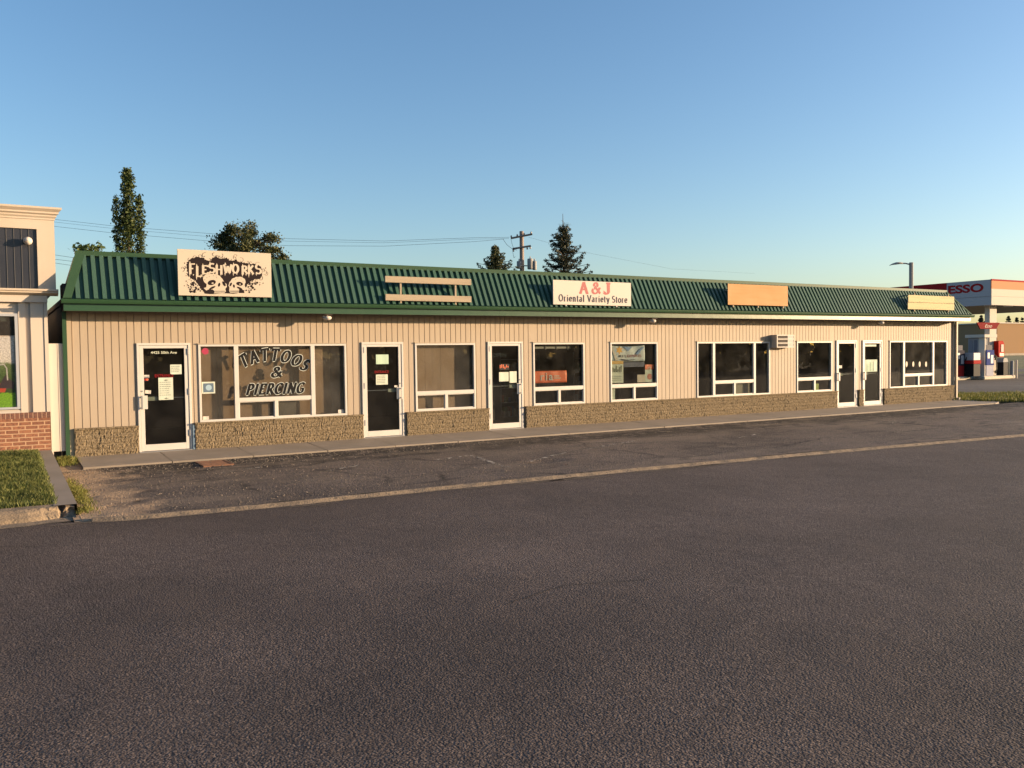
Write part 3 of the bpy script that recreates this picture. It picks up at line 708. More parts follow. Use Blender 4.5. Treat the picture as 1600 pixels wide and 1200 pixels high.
# windows
def window(x0, w, mulls, sm):
    x1 = x0+w; fr = MB(); F0, F1 = -.022, .055; t = .045
    a, b_ = ZW0+.0, ZW1
    if mulls: rz0, rz1 = .93, 1.015
    else: rz0, rz1 = .925, 1.015
    ml = mulls or []
    # outer frame, butt-jointed
    fr.box(x0, x1, F0, F1, b_-t, b_); fr.box(x0, x1, F0, F1, a, a+t)
    fr.box(x0, x0+t, F0, F1, a+t, b_-t); fr.box(x1-t, x1, F0, F1, a+t, b_-t)
    for m_ in ml: fr.box(m_-.045, m_+.045, F0, F1, a+t, b_-t)
    cl, cr_ = (ml[0]+.045, ml[1]-.045) if ml else (x0+t, x1-t)
    fr.box(cl, cr_, F0+.004, F1-.002, rz0, rz1)
    fr.box(sm-.035, sm+.035, F0+.004, F1-.002, a+t, rz0)
    o = fr.build('window', M['white'], mall, bevel=.003)
    MB().box(x0-.012, x1+.012, -.04, -.001, b_+.0015, b_+.02).build('head_flashing', M['trimbeige'], o)
    panes = []
    def pane(p0, p1, q0, q1):
        g = MB(); yy = .03; g.box(p0-.01, p1+.01, yy, yy+.006, q0-.01, q1+.01)
        return g.build('pane', M['glass'] if x0 < 10 or x0 > 26 else M['glassclear'], o)
    if ml:
        pane(x0+t, ml[0]-.045, a+t, b_-t); big = pane(cl, cr_, rz1, b_-t); pane(ml[1]+.045, x1-t, a+t, b_-t)
    else: big = pane(cl, cr_, rz1, b_-t)
    # sliding sashes below
    for p0, p1 in ((cl, sm-.035), (sm+.035, cr_)):
        pane(p0, p1, a+t, rz0)
        s = MB(); u = .014; z0, z1 = a+t, rz0
        s.box(p0, p1, -.002, .028, z1-u, z1); s.box(p0, p1, -.002, .028, z0, z0+u); s.box(p0, p0+u, -.002, .028, z0+u, z1-u); s.box(p1-u, p1, -.002, .028, z0+u, z1-u)
        s.build('sash', M['white'], o)
    return o
WO = [window(*w) for w in WINS]

# doors
def door(x0, w, hinge):
    x1 = x0+w; zt = ZD; o_ = MB(); f0, f1 = -.03, .08; t = .045
    o_.box(x0, x1, f0, f1, zt-t, zt); o_.box(x0, x0+t, f0, f1, -.0, zt-t); o_.box(x1-t, x1, f0, f1, -.0, zt-t)
    root = o_.build('door', M['white'], mall, bevel=.003)
    lx0, lx1 = x0+t+.005, x1-t-.005; y0, y1 = -.018, .03; sw, bt, tp = .072, .145, .075
    lf = MB(); z0 = .02; z1 = zt-t-.005
    lf.box(lx0, lx0+sw, y0, y1, z0, z1); lf.box(lx1-sw, lx1, y0, y1, z0, z1)
    lf.box(lx0+sw, lx1-sw, y0, y1, z0, z0+bt-.015); lf.box(lx0+sw, lx1-sw, y0, y1, z1-tp+.02, z1)
    lf.build('door_leaf', M['white'], root, bevel=.003)
    MB().box(lx0+sw-.01, lx1-sw+.01, .004, .010, z0+bt-.02, z1-tp+.03).build('pane', M['glassdoor'], root)
    MB().box(x0+.01, x1-.01, -.06, .08, -.03, .012).build('threshold', M['grey'], root)
    hx = lx1+.001 if hinge == 'R' else lx0-.001
    for zz_ in (.28, 1.12, 1.93):
        MB().box(hx-.012, hx+.012, -.036, -.019, zz_, zz_+.13).build('hinge', M['grey'], root, bevel=.002)
    px_ = lx0 if hinge == 'R' else lx1-.04     # pull side
    hb = MB(); hb.box(px_+.003, px_+.036, -.075, -.06, .86, 1.13); hb.box(px_+.008, px_+.03, -.06, -.018, .875, .9); hb.box(px_+.008, px_+.03, -.06, -.018, 1.09, 1.115)
    hb.build('pull_handle', M['grey'] if hinge == 'R' else M['white'], root, bevel=.003)
    MB().box(lx0+.03 if hinge == 'R' else lx1-.13, lx0+.13 if hinge == 'R' else lx1-.03, -.026, -.019, .86, 1.13).build('pull_plate', M['white'], root, bevel=.002)
    MB().lathe((lx0+.036 if hinge == 'R' else lx1-.036, -.019, 1.22), [(.014,-.01),(.014,0)], 12, 'y').build('lock', M['grey'], root)
    pb = MB(); pb.tube([(lx0+sw, .06, 1.07), (lx1-sw, .06, 1.07)], .011, 8)
    pb.build('push_bar', M['alu'], root)
    q = lx0+sw+.01 if hinge == 'R' else lx1-sw-.25
    MB().box(q, q+.24, .035, .075, 1.02, 1.10).build('latch_box', M['paper'], root, bevel=.004)
    return root
DO = [door(*d) for d in DOORS]
MB().box(3.503, 3.545, -.055, -.001, 0, .50).build('shade_strip', mat('blue_grey_shade', (.16,.24,.32), .5), mall)  # blue-grey strip paints the shaded side return of the stone base
# address and ENTRANCE lettering on the doors
sans('4425 50th Ave', 2.75, 1.957, .052, -.0, M['cream_text'], parent=DO[0], width=.49, bold=.005)
sans('ENTRANCE', 2.815, 1.487, .062, -.0, M['red'], parent=DO[0], width=.35, bold=.0)
sans('ENTRANCE', 7.50, 1.462, .06, -.0, M['red'], parent=DO[1], width=.34, bold=.0)
M['neon'] = mat('unlit_neon_tube', (.10,.13,.15), .3)
sans('OPEN', 10.64, 1.80, .085, .06, M['neon'], parent=DO[2], width=.38, bold=-.005)
M['bluegrey'] = mat('blue_grey_sticker', (.10,.16,.22), .6)

# posters, papers, stickers: each a thing of its own hanging on the glass
def sheet(name, label, cat, x0, x1, z0, z1, y, m, group=None, extra=None, tilt=0):
    s = MB(); c = ((x0+x1)/2, (z0+z1)/2)
    K = 6; vs = []
    for j in range(2):
        for i in range(K+1):
            x = x0+(x1-x0)*i/K; z = (z0, z1)[j]
            dx, dz = x-c[0], z-c[1]; x, z = c[0]+dx*math.cos(tilt)-dz*math.sin(tilt), c[1]+dx*math.sin(tilt)+dz*math.cos(tilt)
            vs.append((x, y-.002*math.sin(i*1.3+j), z))
    vs += [(v[0], v[1]+.0012, v[2]) for v in vs]
    n = K+1; s.add(vs, [(i, i+1, n+i+1, n+i) for i in range(K)] + [(2*n+i+1, 2*n+i, 3*n+i, 3*n+i+1) for i in range(K)] + [(i+1, i, 2*n+i, 2*n+i+1) for i in range(K)] + [(n+i, n+i+1, 3*n+i+1, 3*n+i) for i in range(K)] + [(0, n, 3*n, 2*n), (K, 2*n+K, 3*n+K, n+K)])
    o = s.build(name, m); tag(o, label, cat, group)
    if extra: extra(o, y-.0045)
    return o
def scribble(x0, x1, z0, z1, rows, seed, m='print', hh=.012):
    def f(o, y):
        r = random.Random(seed); b = MB()
        for i in range(rows):
            z = z1-(i+.5)*(z1-z0)/rows; x = x0
            e = x1-r.uniform(0, .25)*(x1-x0)
            while x < e:
                w = r.uniform(.012, .04); b.box(x, min(x+w, e), y-.0006, y, z, z+hh); x += w+.012
        b.build('printed_text', M[m], o)
    return f
GY = -.001
def arrowdoc(o, y):
    scribble(2.90, 3.13, 1.10, 1.40, 7, 3)(o, y)
    b = MB()
    for zc in (1.425, 1.06): poly(b, [(2.98,zc),(3.03,zc+.02),(3.03,zc-.02)], y); poly(b, [(2.999,zc+.006),(3.06,zc+.006),(3.06,zc-.006),(2.999,zc-.006)], y, .001)
    b.build('arrow_mark', M['print'], o)
sheet('paper_notice', 'tall pale notice in the middle of the leftmost glass door, under the red word', 'notice', 2.877, 3.154, 1.03, 1.478, GY, M['paper'], extra=arrowdoc)
sheet('paper_notice', 'small square pale paper at the upper right of the leftmost glass door', 'notice', 3.107, 3.326, 1.54, 1.737, GY, M['paper'], extra=scribble(3.13,3.30,1.57,1.71,4,4))
def cards(o, y):
    MB().box(2.622, 2.70, y-.001, y, 1.49, 1.505).build('stripe', M['bluegrey'], o)
sheet('card_sticker', 'little white and blue card sticker at the left edge of the leftmost glass door', 'sticker', 2.614, 2.711, 1.485, 1.54, GY, M['signwhite'], extra=cards)
def circ(cx_, cz, r_, y, m, name, o, n=16, lift=0):
    b = MB(); poly(b, [(cx_+r_*math.cos(2*math.pi*i/n), cz+r_*math.sin(2*math.pi*i/n)) for i in range(n)], y, lift); return b.build(name, m, o)
M['orange'] = mat('orange_vinyl', (.85,.16,.05), .5, var=(5,(.70,.15,.05),.5))
def mc(o, y):
    circ(2.640, 1.447, .022, y, M['red'], 'red_disc', o); circ(2.672, 1.447, .022, y, M['orange'], 'orange_disc', o, lift=.001)
sheet('card_sticker', 'tiny dark sticker with two overlapping red and orange discs on the leftmost glass door', 'sticker', 2.614, 2.70, 1.418, 1.476, GY, M['signgrey'], extra=mc)
sheet('paper_notice', 'small white tilted paper slip above the push bar of the leftmost glass door', 'notice', 2.622, 2.735, 1.165, 1.235, GY, M['signwhite'], tilt=-.1)
sheet('paper_notice', 'blank pale green paper at the top of the second glass door from the left', 'notice', 7.535, 7.843, 1.671, 1.89, GY, M['papergreen'])
sheet('paper_notice', 'pale printed notice under the red word on the second glass door from the left', 'notice', 7.526, 7.816, 1.2, 1.433, GY, M['paper'], extra=scribble(7.56,7.79,1.22,1.41,5,6))
sheet('paper_notice', 'small white slip by the lock of the second glass door from the left', 'notice', 7.975, 8.05, 1.13, 1.175, GY, M['signwhite'])
sheet('paper_notice', 'wide pale paper on the glass door of the variety store, left one of two', 'notice', 10.777, 11.053, 1.187, 1.418, GY, M['paper'])
sheet('paper_notice', 'upright pale paper on the glass door of the variety store, right one of two', 'notice', 11.08, 11.286, 1.146, 1.431, GY, M['paper'])
def redmarks(o, y):
    b = MB(); r = random.Random(5)
    for i in range(6):
        x = 10.80+.045*i; z = 1.50+r.uniform(-.01,.03); b.box(x, x+.02, y-.001, y, z, z+r.uniform(.04,.09))
    b.build('red_writing', M['orange'], o)
sheet('door_sticker', 'small dark sticker with orange-red brush marks on the glass door of the variety store', 'sticker', 10.79, 11.07, 1.47, 1.62, GY, M['nearblack'], extra=redmarks)
sheet('paper_notice', 'small white sticker beside the lock on the fourth glass door from the left', 'notice', 23.50, 23.66, 1.27, 1.36, GY, M['signwhite'])
def cans(o, y):
    b = MB()
    for cx_, hh in ((24.98,.24),(25.15,.30)):
        b.box(cx_-.06, cx_+.06, y-.001, y, 1.14, 1.14+hh)
    b.build('green_picture', mat('poster_pale_green', (.16,.33,.20), .6), o)
    c = MB(); c.box(25.26, 25.40, y-.001, y, 1.15, 1.46); c.build('white_picture', M['paper'], o)
sheet('poster', 'dark green poster with pale shapes on the rightmost glass door', 'poster', 24.82, 25.45, 1.123, 1.527, GY, mat('poster_green', (.02,.14,.08), .5), extra=cans)
sheet('paper_strip', 'narrow pale strip along the top of the rightmost glass door', 'notice', 24.81, 25.40, 1.965, 2.03, GY, M['paper'])
def sticker_ring(o, y):
    MB().box(3.745, 3.95, y-.001, y, 1.155, 1.34).build('blue_picture', M['bluegrey'], o)
    circ(3.85, 1.25, .06, y, mat('sticker_pale_blue', (.35,.5,.6), .6), 'pale_ring', o, lift=.002)
sheet('window_sticker', 'pale square sticker with a blue design at the left of the tattoo window', 'sticker', 3.716, 3.978, 1.127, 1.37, .022, M['paper'], extra=sticker_ring)
b = MB(); poly(b, [(3.80+.065*math.cos(i*.314*2)*(1+.2*(i%2)), 2.0+.07*math.sin(i*.314*2)) for i in range(10)], .024)
b.v = b.v+[(v[0], v[1]+.002, v[2]) for v in b.v]; tag(b.build('pink_sticker', M['pink']), 'bright pink star sticker in the top left corner of the tattoo window', 'sticker')
sheet('window_card', 'small white card standing at the lower left corner of the tattoo window', 'card', 3.72, 3.84, .59, .66, .022, M['signwhite'])
sheet('window_card', 'small white card at the lower right corner of the tattoo window', 'card', 6.62, 6.75, .59, .67, .022, M['signwhite'])

# tattoo window lettering (painted on the glass: sub-part of the window)
def arch(px, du, dv):
    cx_, R0 = 5.19, 1.02
    th = (px-cx_)/R0*1.02
    bx, bz = cx_+R0*1.05*math.sin(th), 1.79-R0*.9*(1-math.cos(th))-.05*(px-cx_)
    a = -th*.95
    return bx+du*math.cos(a)-dv*math.sin(a), bz+du*math.sin(a)+dv*math.cos(a)
M['silver'] = mat('silver_outline', (.62,.66,.60), .5)
for nm, gr, yy, mm in (('lettering_outline', .10, .0275, 'silver'), ('lettering', 0, .0245, 'black')):
    t = MB()
    write(t, 'TATTOOS', 4.55, 5.88, 0, .25, yy, thick=.27, thin=.13, path=arch, shear=.2, grow=gr, gap=.12)
    write(t, '&', 5.14, 5.37, 1.43, .22, yy, thick=.25, thin=.12, shear=.15, grow=gr)
    write(t, 'PIERCING', 4.60, 5.84, 1.075, .22, yy, thick=.28, thin=.13, shear=.3, grow=gr, gap=.12)
    t.build(nm, M[mm], WO[0])
# oval letters in the last window
t = MB()
for i, cx_ in enumerate((27.083, 27.456, 27.819, 28.187)):
    t.lathe((cx_, .026, 1.34-.004*i), [(.055, -.001), (.055, .001)], 16, 'y')
for i, v in enumerate(t.v): t.v[i] = (v[0], v[1], 1.335+(v[2]-1.335)*1.75)
t.build('oval_decal', M['signcream'], WO[6])

# things hanging in the variety store windows
def wavy(x0, x1, z0, z1, y, amp, m, name, label, cat, nx=24, nz=6, sag=0):
    vs, fs = [], []
    for j in range(nz+1):
        for i in range(nx+1):
            u, v = i/nx, j/nz
            vs.append((x0+(x1-x0)*u, y+amp*math.sin(u*17+v*2)*(.4+.6*v)+amp*.6*math.sin(u*7-v*5), z0+(z1-z0)*v-sag*math.sin(math.pi*u)*v))
    for j in range(nz):
        for i in range(nx): fs.append((j*(nx+1)+i, j*(nx+1)+i+1, (j+1)*(nx+1)+i+1, (j+1)*(nx+1)+i))
    o = raw(name, vs, fs, m, smooth=True); sl_ = o.modifiers.new('thick', 'SOLIDIFY'); sl_.thickness = .002; sl_.offset = 1
    return tag(o, label, cat)
bn = wavy(11.84, 12.855, 1.11, 1.42, .07, .006, M['orange'], 'window_banner', 'orange cloth banner with white letters low in the variety store window', 'banner')
sans('ria', 12.04, 1.175, .19, .058, M['signwhite'], parent=bn, width=.38, bold=.012, space=1.25)
b = MB(); b.box(12.45, 12.62, .0565, .0575, 1.27, 1.295); b.box(12.45, 12.66, .0565, .0575, 1.215, 1.24); b.build('small_print', M['signcream'], bn)
bn = wavy(14.29, 15.49, 1.62, 2.06, .085, .010, mat('pale_banner_cloth', (.72,.74,.70), .7, var=(3,(.45,.55,.62),.9)), 'window_banner', 'crumpled pale banner with yellow star and dark red letters in the fourth window', 'banner', sag=.03)
sans('EXPERTS', 14.86, 1.735, .07, .066, mat('dark_red_print', (.25,.05,.06), .6), parent=bn, width=.50, bold=.015)
sans('MULTI', 14.58, 1.735, .07, .066, mat('dark_print', (.06,.05,.07), .6), parent=bn, width=.22, bold=.015)
b = MB(); poly(b, [(14.60+(.13 if i%2 else .07)*math.cos(i*.5236), 1.93+(.12 if i%2 else .06)*math.sin(i*.5236)) for i in range(12)], .068); b.build('yellow_star', mat('yellow_print', (.80,.40,.03), .6), bn)
b = MB(); poly(b, [(15.47,2.02),(15.40,2.02),(15.16,1.82),(15.24,1.80)], .068); poly(b, [(14.72,2.03),(15.05,2.02),(14.9,1.90)], .069); b.build('blue_fold', mat('banner_blue', (.12,.25,.48), .6), bn)
b = MB(); poly(b, [(14.62,1.70),(14.9,1.665),(15.2,1.69),(15.3,1.73),(15.15,1.675),(14.9,1.64),(14.7,1.66)], .066); b.build('swoosh', M['signgrey'], bn)
b = MB(); poly(b, [(14.31,2.03),(14.36,2.03),(14.56,1.66),(14.46,1.66)], .069); b.build('white_fold', M['signwhite'], bn)
def nv(o, y): sans('OPEN DAILY', 14.78, 1.50, .05, y+.001, M['signwhite'], name='printed_text', parent=o, width=.5)
sheet('banner_strip', 'dark navy strip hanging under the crumpled pale banner', 'banner', 14.72, 15.463, 1.468, 1.60, .06, mat('navy_print', (.025,.04,.11), .6))
sheet('window_poster', 'mustard yellow strip at the left edge of the fourth window', 'poster', 14.275, 14.719, 1.556, 1.64, .05, mat('mustard_print', (.62,.36,.06), .6))
def pics(o, y):
    b = MB(); r = random.Random(9)
    for i in range(7): x = 14.29+.055*i; b.box(x, x+.035, y-.001, y, 1.34, 1.40+r.uniform(.02,.13))
    b.build('picture', mat('olive_print', (.12,.13,.07), .7), o); scribble(14.3,14.68,1.09,1.24,3,8)(o, y-.0005)
sheet('window_poster', 'pale poster with dark figures at the lower left of the fourth window', 'poster', 14.275, 14.713, 1.048, 1.552, .05, M['paper'], extra=pics)
def rd(o, y): sans('ria', 15.56, 1.385, .09, y+.001, M['signwhite'], name='printed_text', parent=o, width=.12, bold=.01)
sheet('window_poster', 'small orange-red poster at the right edge of the fourth window', 'poster', 15.47, 15.786, 1.39, 1.526, .045, M['orange'], extra=rd)
def dot(o, y): circ(15.63, 1.19, .085, y, mat('brick_print', (.45,.12,.07), .6), 'red_disc', o)
sheet('window_poster', 'white poster with a brick red disc, below the small orange-red poster', 'poster', 15.472, 15.735, 1.041, 1.387, .05, M['paper'], extra=dot)
sheet('window_poster', 'blank cream paper left of the white poster with the red disc', 'poster', 15.197, 15.468, 1.041, 1.253, .05, M['signcream'])
sheet('window_card', 'yellow-green box card in the lower right sash of the sixth window', 'card', 22.39, 22.62, .60, .80, .07, mat('lime_card', (.35,.45,.05), .6))
sheet('window_card', 'pale board behind the lower right sash of the dark three-part window', 'card', 18.88, 19.60, .58, .93, .14, mat('drab_board', (.30,.27,.20), .8))
sheet('window_card', 'pale green paper strip behind the lower left sash of the fourth window', 'card', 14.28, 14.43, .59, .92, .06, M['paper'])
sheet('window_card', 'grey board behind the lower right sash of the tattoo window', 'card', 5.28, 5.70, .58, .90, .12, mat('drab_board_brown', (.12,.10,.085), .8))
# ceiling tracks / curtain rail in the variety store window
rl = MB(); rl.box(11.83, 13.05, .16, .19, 1.99, 2.05)
for x in (11.9, 12.25, 12.6, 12.95): rl.box(x, x+.02, .14, .155, 1.97, 2.07)
rl.build('curtain_rail', mat('rail_grey', (.35,.33,.28), .6), mall)
# shelving inside the variety store and a few dim objects elsewhere
def shelf(x0, x1, y0, label, seed):
    r = random.Random(seed); e = empty('store_shelf', (x0, y0, .015), label, 'shelf', 'shelving in the variety store')
    f = MB()
    for q in (x0, x1-.03): f.box(q, q+.03, y0, y0+.4, .015, 1.9)
    for z in (.1, .5, .9, 1.3, 1.7): f.box(x0+.03, x1-.03, y0, y0+.38, z, z+.025)
    f.build('shelf_frame', M['grey'], e)
    cols_ = [(.30,.08,.05),(.35,.28,.10),(.08,.14,.25),(.35,.35,.32),(.10,.22,.10),(.22,.20,.18)]
    for ci, c in enumerate(cols_):
        g = MB()
        for z in (.125, .525, .925, 1.325):
            x = x0+.05+.03*ci
            while x < x1-.12:
                if r.random() < .2: g.box(x, x+r.uniform(.06,.12), y0+.03, y0+.2, z, z+r.uniform(.12,.3))
                x += .13
        if g.v: g.build('stock', mat('stock_%d' % (seed*10+ci), c, .6), e)
shelf(10.55, 11.55, 1.6, 'dim stocked shelf seen through the variety store door', 1)
shelf(12.1, 13.4, 2.2, 'dim stocked shelf behind the window with the orange banner', 2)
shelf(14.3, 16.0, 1.8, 'dim stocked shelf behind the fourth window', 3)
def lamp_in(x, y, label):
    e = empty('floor_lamp', (x, y, .015), label, 'lamp', 'lamps behind the sixth window')
    MB().lathe((x, y, .015), [(.12,0),(.12,.02),(.015,.03)], 16).build('base', M['black'], e)
    MB().tube([(x+.08,y,.03),(x+.04,y,.8),(x,y,1.27)], .008, 6).build('stem', M['alu'], e)
    MB().lathe((x, y, 1.27), [(.02,-.03),(.06,0),(.05,.06),(.02,.09)], 12).build('lamp_shade', M['signwhite'], e, smooth=True)
lamp_in(21.68, .35, 'small white lamp behind the sixth window, nearest the left jamb'); lamp_in(21.9, .42, 'small white lamp behind the sixth window, a little right of the other one')

# ---- mansard roof
def zo(x): return .0021*(x-1.3)
EL, ER, TL_, TR_ = 1.19, 29.92, 1.45, 29.12
def rp_(x, t, off=0):
    """point on the slope: t 0 eave .. 1 top, off = outward"""
    z0 = 2.97+zo(x); 
    return (x, -.55+.46*t-.87*off, z0+(3.845-z0)*t+.46*off)
ribs = MB(); pitch = .1505; x = EL
while x < ER:
    pr = [(0,0),(.050,0),(.058,.058),(.128,.058),(.138,0),(pitch,0)]
    row0, row1 = [], []
    for dx, h in pr:
        X = min(max(x+dx, EL), ER)
        t = min(1, (X-EL)/(TL_-EL)+.0001, (ER-X)/(ER-TR_)+.0001)
        row0.append(rp_(X, 0, h)); row1.append(rp_(X, max(t, 0), h))
    n = len(pr); ribs.add(row0+row1, [(i, i+1, n+i+1, n+i) for i in range(n-1)])
    x += pitch
roof = ribs.build('mansard_roof', M['greenrib'], mall)
cap = MB()
cap.box(TL_-.01, TR_+.02, -.150, -.02, 3.835, 3.93)
cap.build('ridge_cap', M['green'], roof, bevel=.004)
# hip trims
def flat_on_slope(pts, off, th):
    m_ = MB(); n = len(pts)
    a = [rp_(x, t, off) for x, t in pts]; b2 = [rp_(x, t, off-th) for x, t in pts]
    m_.add(a+b2, [tuple(range(n)), tuple(range(2*n-1, n-1, -1))]+[(i, (i+1) % n, n+(i+1) % n, n+i) for i in range(n)]); return m_
flat_on_slope([(EL-.01,0),(EL+.13,0),(TL_+.16,1),(TL_-.01,1)], .068, .073).build('hip_cap', M['green'], roof)
flat_on_slope([(ER-.09,0),(ER+.01,0),(TR_+.02,1),(TR_-.08,1)], .068, .073).build('hip_cap', M['green'], roof)
sd_ = MB()   # short side returns and the back
for s, E_, T_ in ((-1, EL, TL_), (1, ER, TR_)):
    a = rp_(E_, 0); b2 = rp_(T_, 1)
    sd_.add([a, b2, (T_, .5, 3.845), (E_, .5, a[2])], [(0,1,2,3)])
sd_.add([(EL,.5,2.9),(ER,.5,2.9),(TR_,.5,3.845),(TL_,.5,3.845)], [(0,1,2,3)])
sd_.add([(TL_,-.09,3.85),(TR_,-.09,3.85),(TR_,.5,3.85),(TL_,.5,3.85)], [(0,1,2,3)])
sd_.build('roof_return', M['green'], roof)
# fascia, gutter and soffit follow the slight rise of the eave
def eave(prof_, x0, x1, K=12):
    m_ = MB(); n = len(prof_); vs, fs = [], []
    for i in range(K+1):
        x = x0+(x1-x0)*i/K
        vs += [(x, p[0], p[1]+zo(x)) for p in prof_]
    for i in range(K):
        fs += [(i*n+j, i*n+(j+1) % n, (i+1)*n+(j+1) % n, (i+1)*n+j) for j in range(n)]
    fs += [tuple(range(n))[::-1], tuple(K*n+j for j in range(n))]
    return m_.add(vs, fs)
segs = [1.19, 4.4, 7.45, 10.5, 13.55, 15.9, 18.95, 22.0, 25.0, 28.0, 29.9]
for a, b_ in zip(segs, segs[1:]):
    eave([(-.555,2.765),(-.535,2.765),(-.535,2.905),(-.555,2.905)], a+.0015, b_-.0015, 4).build('fascia', M['fascia'], roof)
eave([(-.565,2.90),(-.64,2.90),(-.655,2.935),(-.665,2.975),(-.655,2.98),(-.645,2.94),(-.632,2.912),(-.565,2.912)], 1.15, 29.98).build('gutter', M['fascia'], roof)
eave([(-.56,2.967),(-.66,2.952),(-.66,2.956),(-.56,2.982)], 1.2, 29.93).build('drip_edge', M['green'], roof)
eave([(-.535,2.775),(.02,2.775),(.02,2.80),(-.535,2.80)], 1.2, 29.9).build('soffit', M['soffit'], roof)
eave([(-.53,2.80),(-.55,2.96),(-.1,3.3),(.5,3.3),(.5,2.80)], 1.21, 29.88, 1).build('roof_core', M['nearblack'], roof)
# downspouts
dsp = MB(); dsp.box(1.19, 1.262, -.10, -.035, .06, 2.78); dsp.add([(1.19,-.10,.06),(1.262,-.10,.06),(1.262,-.035,.06),(1.19,-.035,.06),(1.20,-.26,-.03),(1.272,-.26,-.03),(1.272,-.24,.03),(1.20,-.24,.03)], [(0,1,5,4),(4,5,6,7),(1,2,6,5),(3,0,4,7),(2,3,7,6)])
dsp.build('downspout', M['green'], mall)
dsp = MB(); dsp.box(29.80, 29.875, -.10, -.03, .08, 2.83); dsp.box(29.80, 29.875, -.2, -.10, .02, .09)
dsp.build('downspout', M['trimbeige'], mall)

# ---- signs on the mansard (vertical boards on brackets)
SY = -.62
def brackets(e, xs_, z, m, y1=-.3):
    for x in xs_:
        MB().box(x-.02, x+.02, SY+.02, y1, z-.02, z+.02).build('bracket', m, e)
        MB().box(x-.02, x+.02, SY+.02, -.52, z-.62 if z > 3.7 else 3.05, (z-.58 if z > 3.7 else 3.09)).build('bracket', m, e)
# 1: black and cream skull sign
e = empty('shop_sign', (4.1, SY, 3.09), 'big cream sign with black swirls, two skulls and the word FLESHWORKS on the green roof', 'sign')
X0, X1, Z0, Z1 = 3.19, 5.015, 3.092, 3.995
MB().box(X0, X1, SY, SY+.03, Z0, Z1).build('board', M['signcream'], e, bevel=.003)
brackets(e, (3.5, 4.7), 3.8, M['grey'])
def uv(px, py):      # pixel of an enlarged view of the board face -> board coordinates
    u = (px-212-(py-150)*.02)/1175; top = 148+60*(px-212)/1175; v = 1-(py-top)/(590-8*(px-212)/1175)
    return X0+(X1-X0)*u, Z0+(Z1-Z0)*v
def rough(pts, amp, seed, n=6):
    r = random.Random(seed); out = []
    for (a, b_), (c, d) in zip(pts, pts[1:]+pts[:1]):
        l = math.hypot(c-a, d-b_) or 1; nx, ny_ = -(d-b_)/l, (c-a)/l
        for i in range(n):
            t = i/n; q = r.uniform(-amp, amp)*(0 if i == 0 else 1); out.append((a+(c-a)*t+nx*q, b_+(d-b_)*t+ny_*q))
    return out
ink = MB()
blob = [(322,340),(350,290),(400,262),(450,250),(520,262),(560,285),(610,300),(640,262),(690,240),(720,270),(770,272),(820,262),(860,300),(905,305),(930,280),(960,318),(1050,330),(1120,345),(1180,345),(1240,365),(1275,420),(1272,500),(1230,545),(1150,560),(1100,580),(1075,620),(1050,670),(1040,726),(545,724),(510,680),(470,620),(440,560),(370,520),(335,470),(325,400)]
poly(ink, [uv(*p) for p in rough(blob, 9, 2, 7)], SY-.001)
r = random.Random(4)
k = 0
def swirl(x, y, rad, turn, a0, w):
    pts = []
    for i in range(15):
        t = i/14; a = a0+turn*t*4.6; rr = rad*(1-.85*t)
        pts.append((x+rr*math.cos(a), y+rr*math.sin(a)))
    global k; k += 1
    ribbon(ink, [uv(*p) for p in pts], w/650, w/1100, lambda p, l: (p[0], SY-.0012-.0001*(k % 9), p[1]))
for (x, y) in [(360,290),(300,380),(270,400),(420,260),(540,235),(480,245),(660,210),(690,250),(770,250),(740,240),(935,240),(910,270),(1000,300),(1080,320),(1130,330),(1210,350),(1290,420),(1310,450),(1330,470),(1250,540),(1200,560),(350,510),(400,540),(320,470),(850,280),(600,280)]:
    swirl(x, y, r.uniform(22, 42), r.choice((-1, 1)), r.uniform(0, 6.28), r.uniform(4, 7))
for _ in range(170):
    side = r.random() < .5
    if side: x, y = r.gauss(430, 55), r.gauss(640, 50)
    else: x, y = r.gauss(1130, 60), r.gauss(630, 45)
    if not (240 < x < 1370 and 170 < y < 725): continue
    q = abs(r.gauss(0, 6))+2.5; k += 1
    poly(ink, [uv(x+q*math.cos(i*1.05), y+q*math.sin(i*1.05)) for i in range(6)], SY-.0010-.0001*(k % 11))
for (x, y) in [(318,560),(340,615),(370,705),(1285,600),(1170,680),(1240,620),(300,330),(1320,400)]:
    poly(ink, [uv(x+8*math.cos(i*.8), y+8*math.sin(i*.8)) for i in range(8)], SY-.0011)
ink.build('ink_swirls', M['signink'], e)
sk = MB(); L2 = SY-.003
poly(sk, [uv(*p) for p in rough([(522,525),(530,500),(560,478),(610,468),(680,472),(730,495),(765,540),(790,585),(812,600),(820,640),(800,665),(806,700),(790,722),(655,722),(662,690),(640,672),(600,670),(560,684),(530,655),(560,640),(566,600),(535,575)], 2.5, 3, 3)], L2)
poly(sk, [uv(*p) for p in rough([(838,625),(850,585),(880,540),(935,512),(1000,514),(1045,540),(1058,585),(1045,625),(1062,668),(1050,690),(1010,680),(975,668),(972,722),(858,722),(848,690),(853,655)], 2.5, 5, 3)], L2)
sk.build('skull_print', M['signcream'], e)
sk = MB(); L2 = SY-.0045
def ell(cx_, cy_, a, b_, rot, n=14): return [uv(cx_+a*math.cos(2*math.pi*i/n)*math.cos(rot)-b_*math.sin(2*math.pi*i/n)*math.sin(rot), cy_+a*math.cos(2*math.pi*i/n)*math.sin(rot)+b_*math.sin(2*math.pi*i/n)*math.cos(rot)) for i in range(n)]
for i, E_ in enumerate([ell(630,582,52,33,-.25), ell(980,603,44,25,.2), ell(722,612,14,26,.25), ell(908,632,12,22,-.2), ell(636,650,44,13,-.45), ell(982,662,40,12,.45), ell(782,600,16,36,-.5), ell(868,610,12,26,.4)]):
    poly(sk, E_, L2, .0001*i)
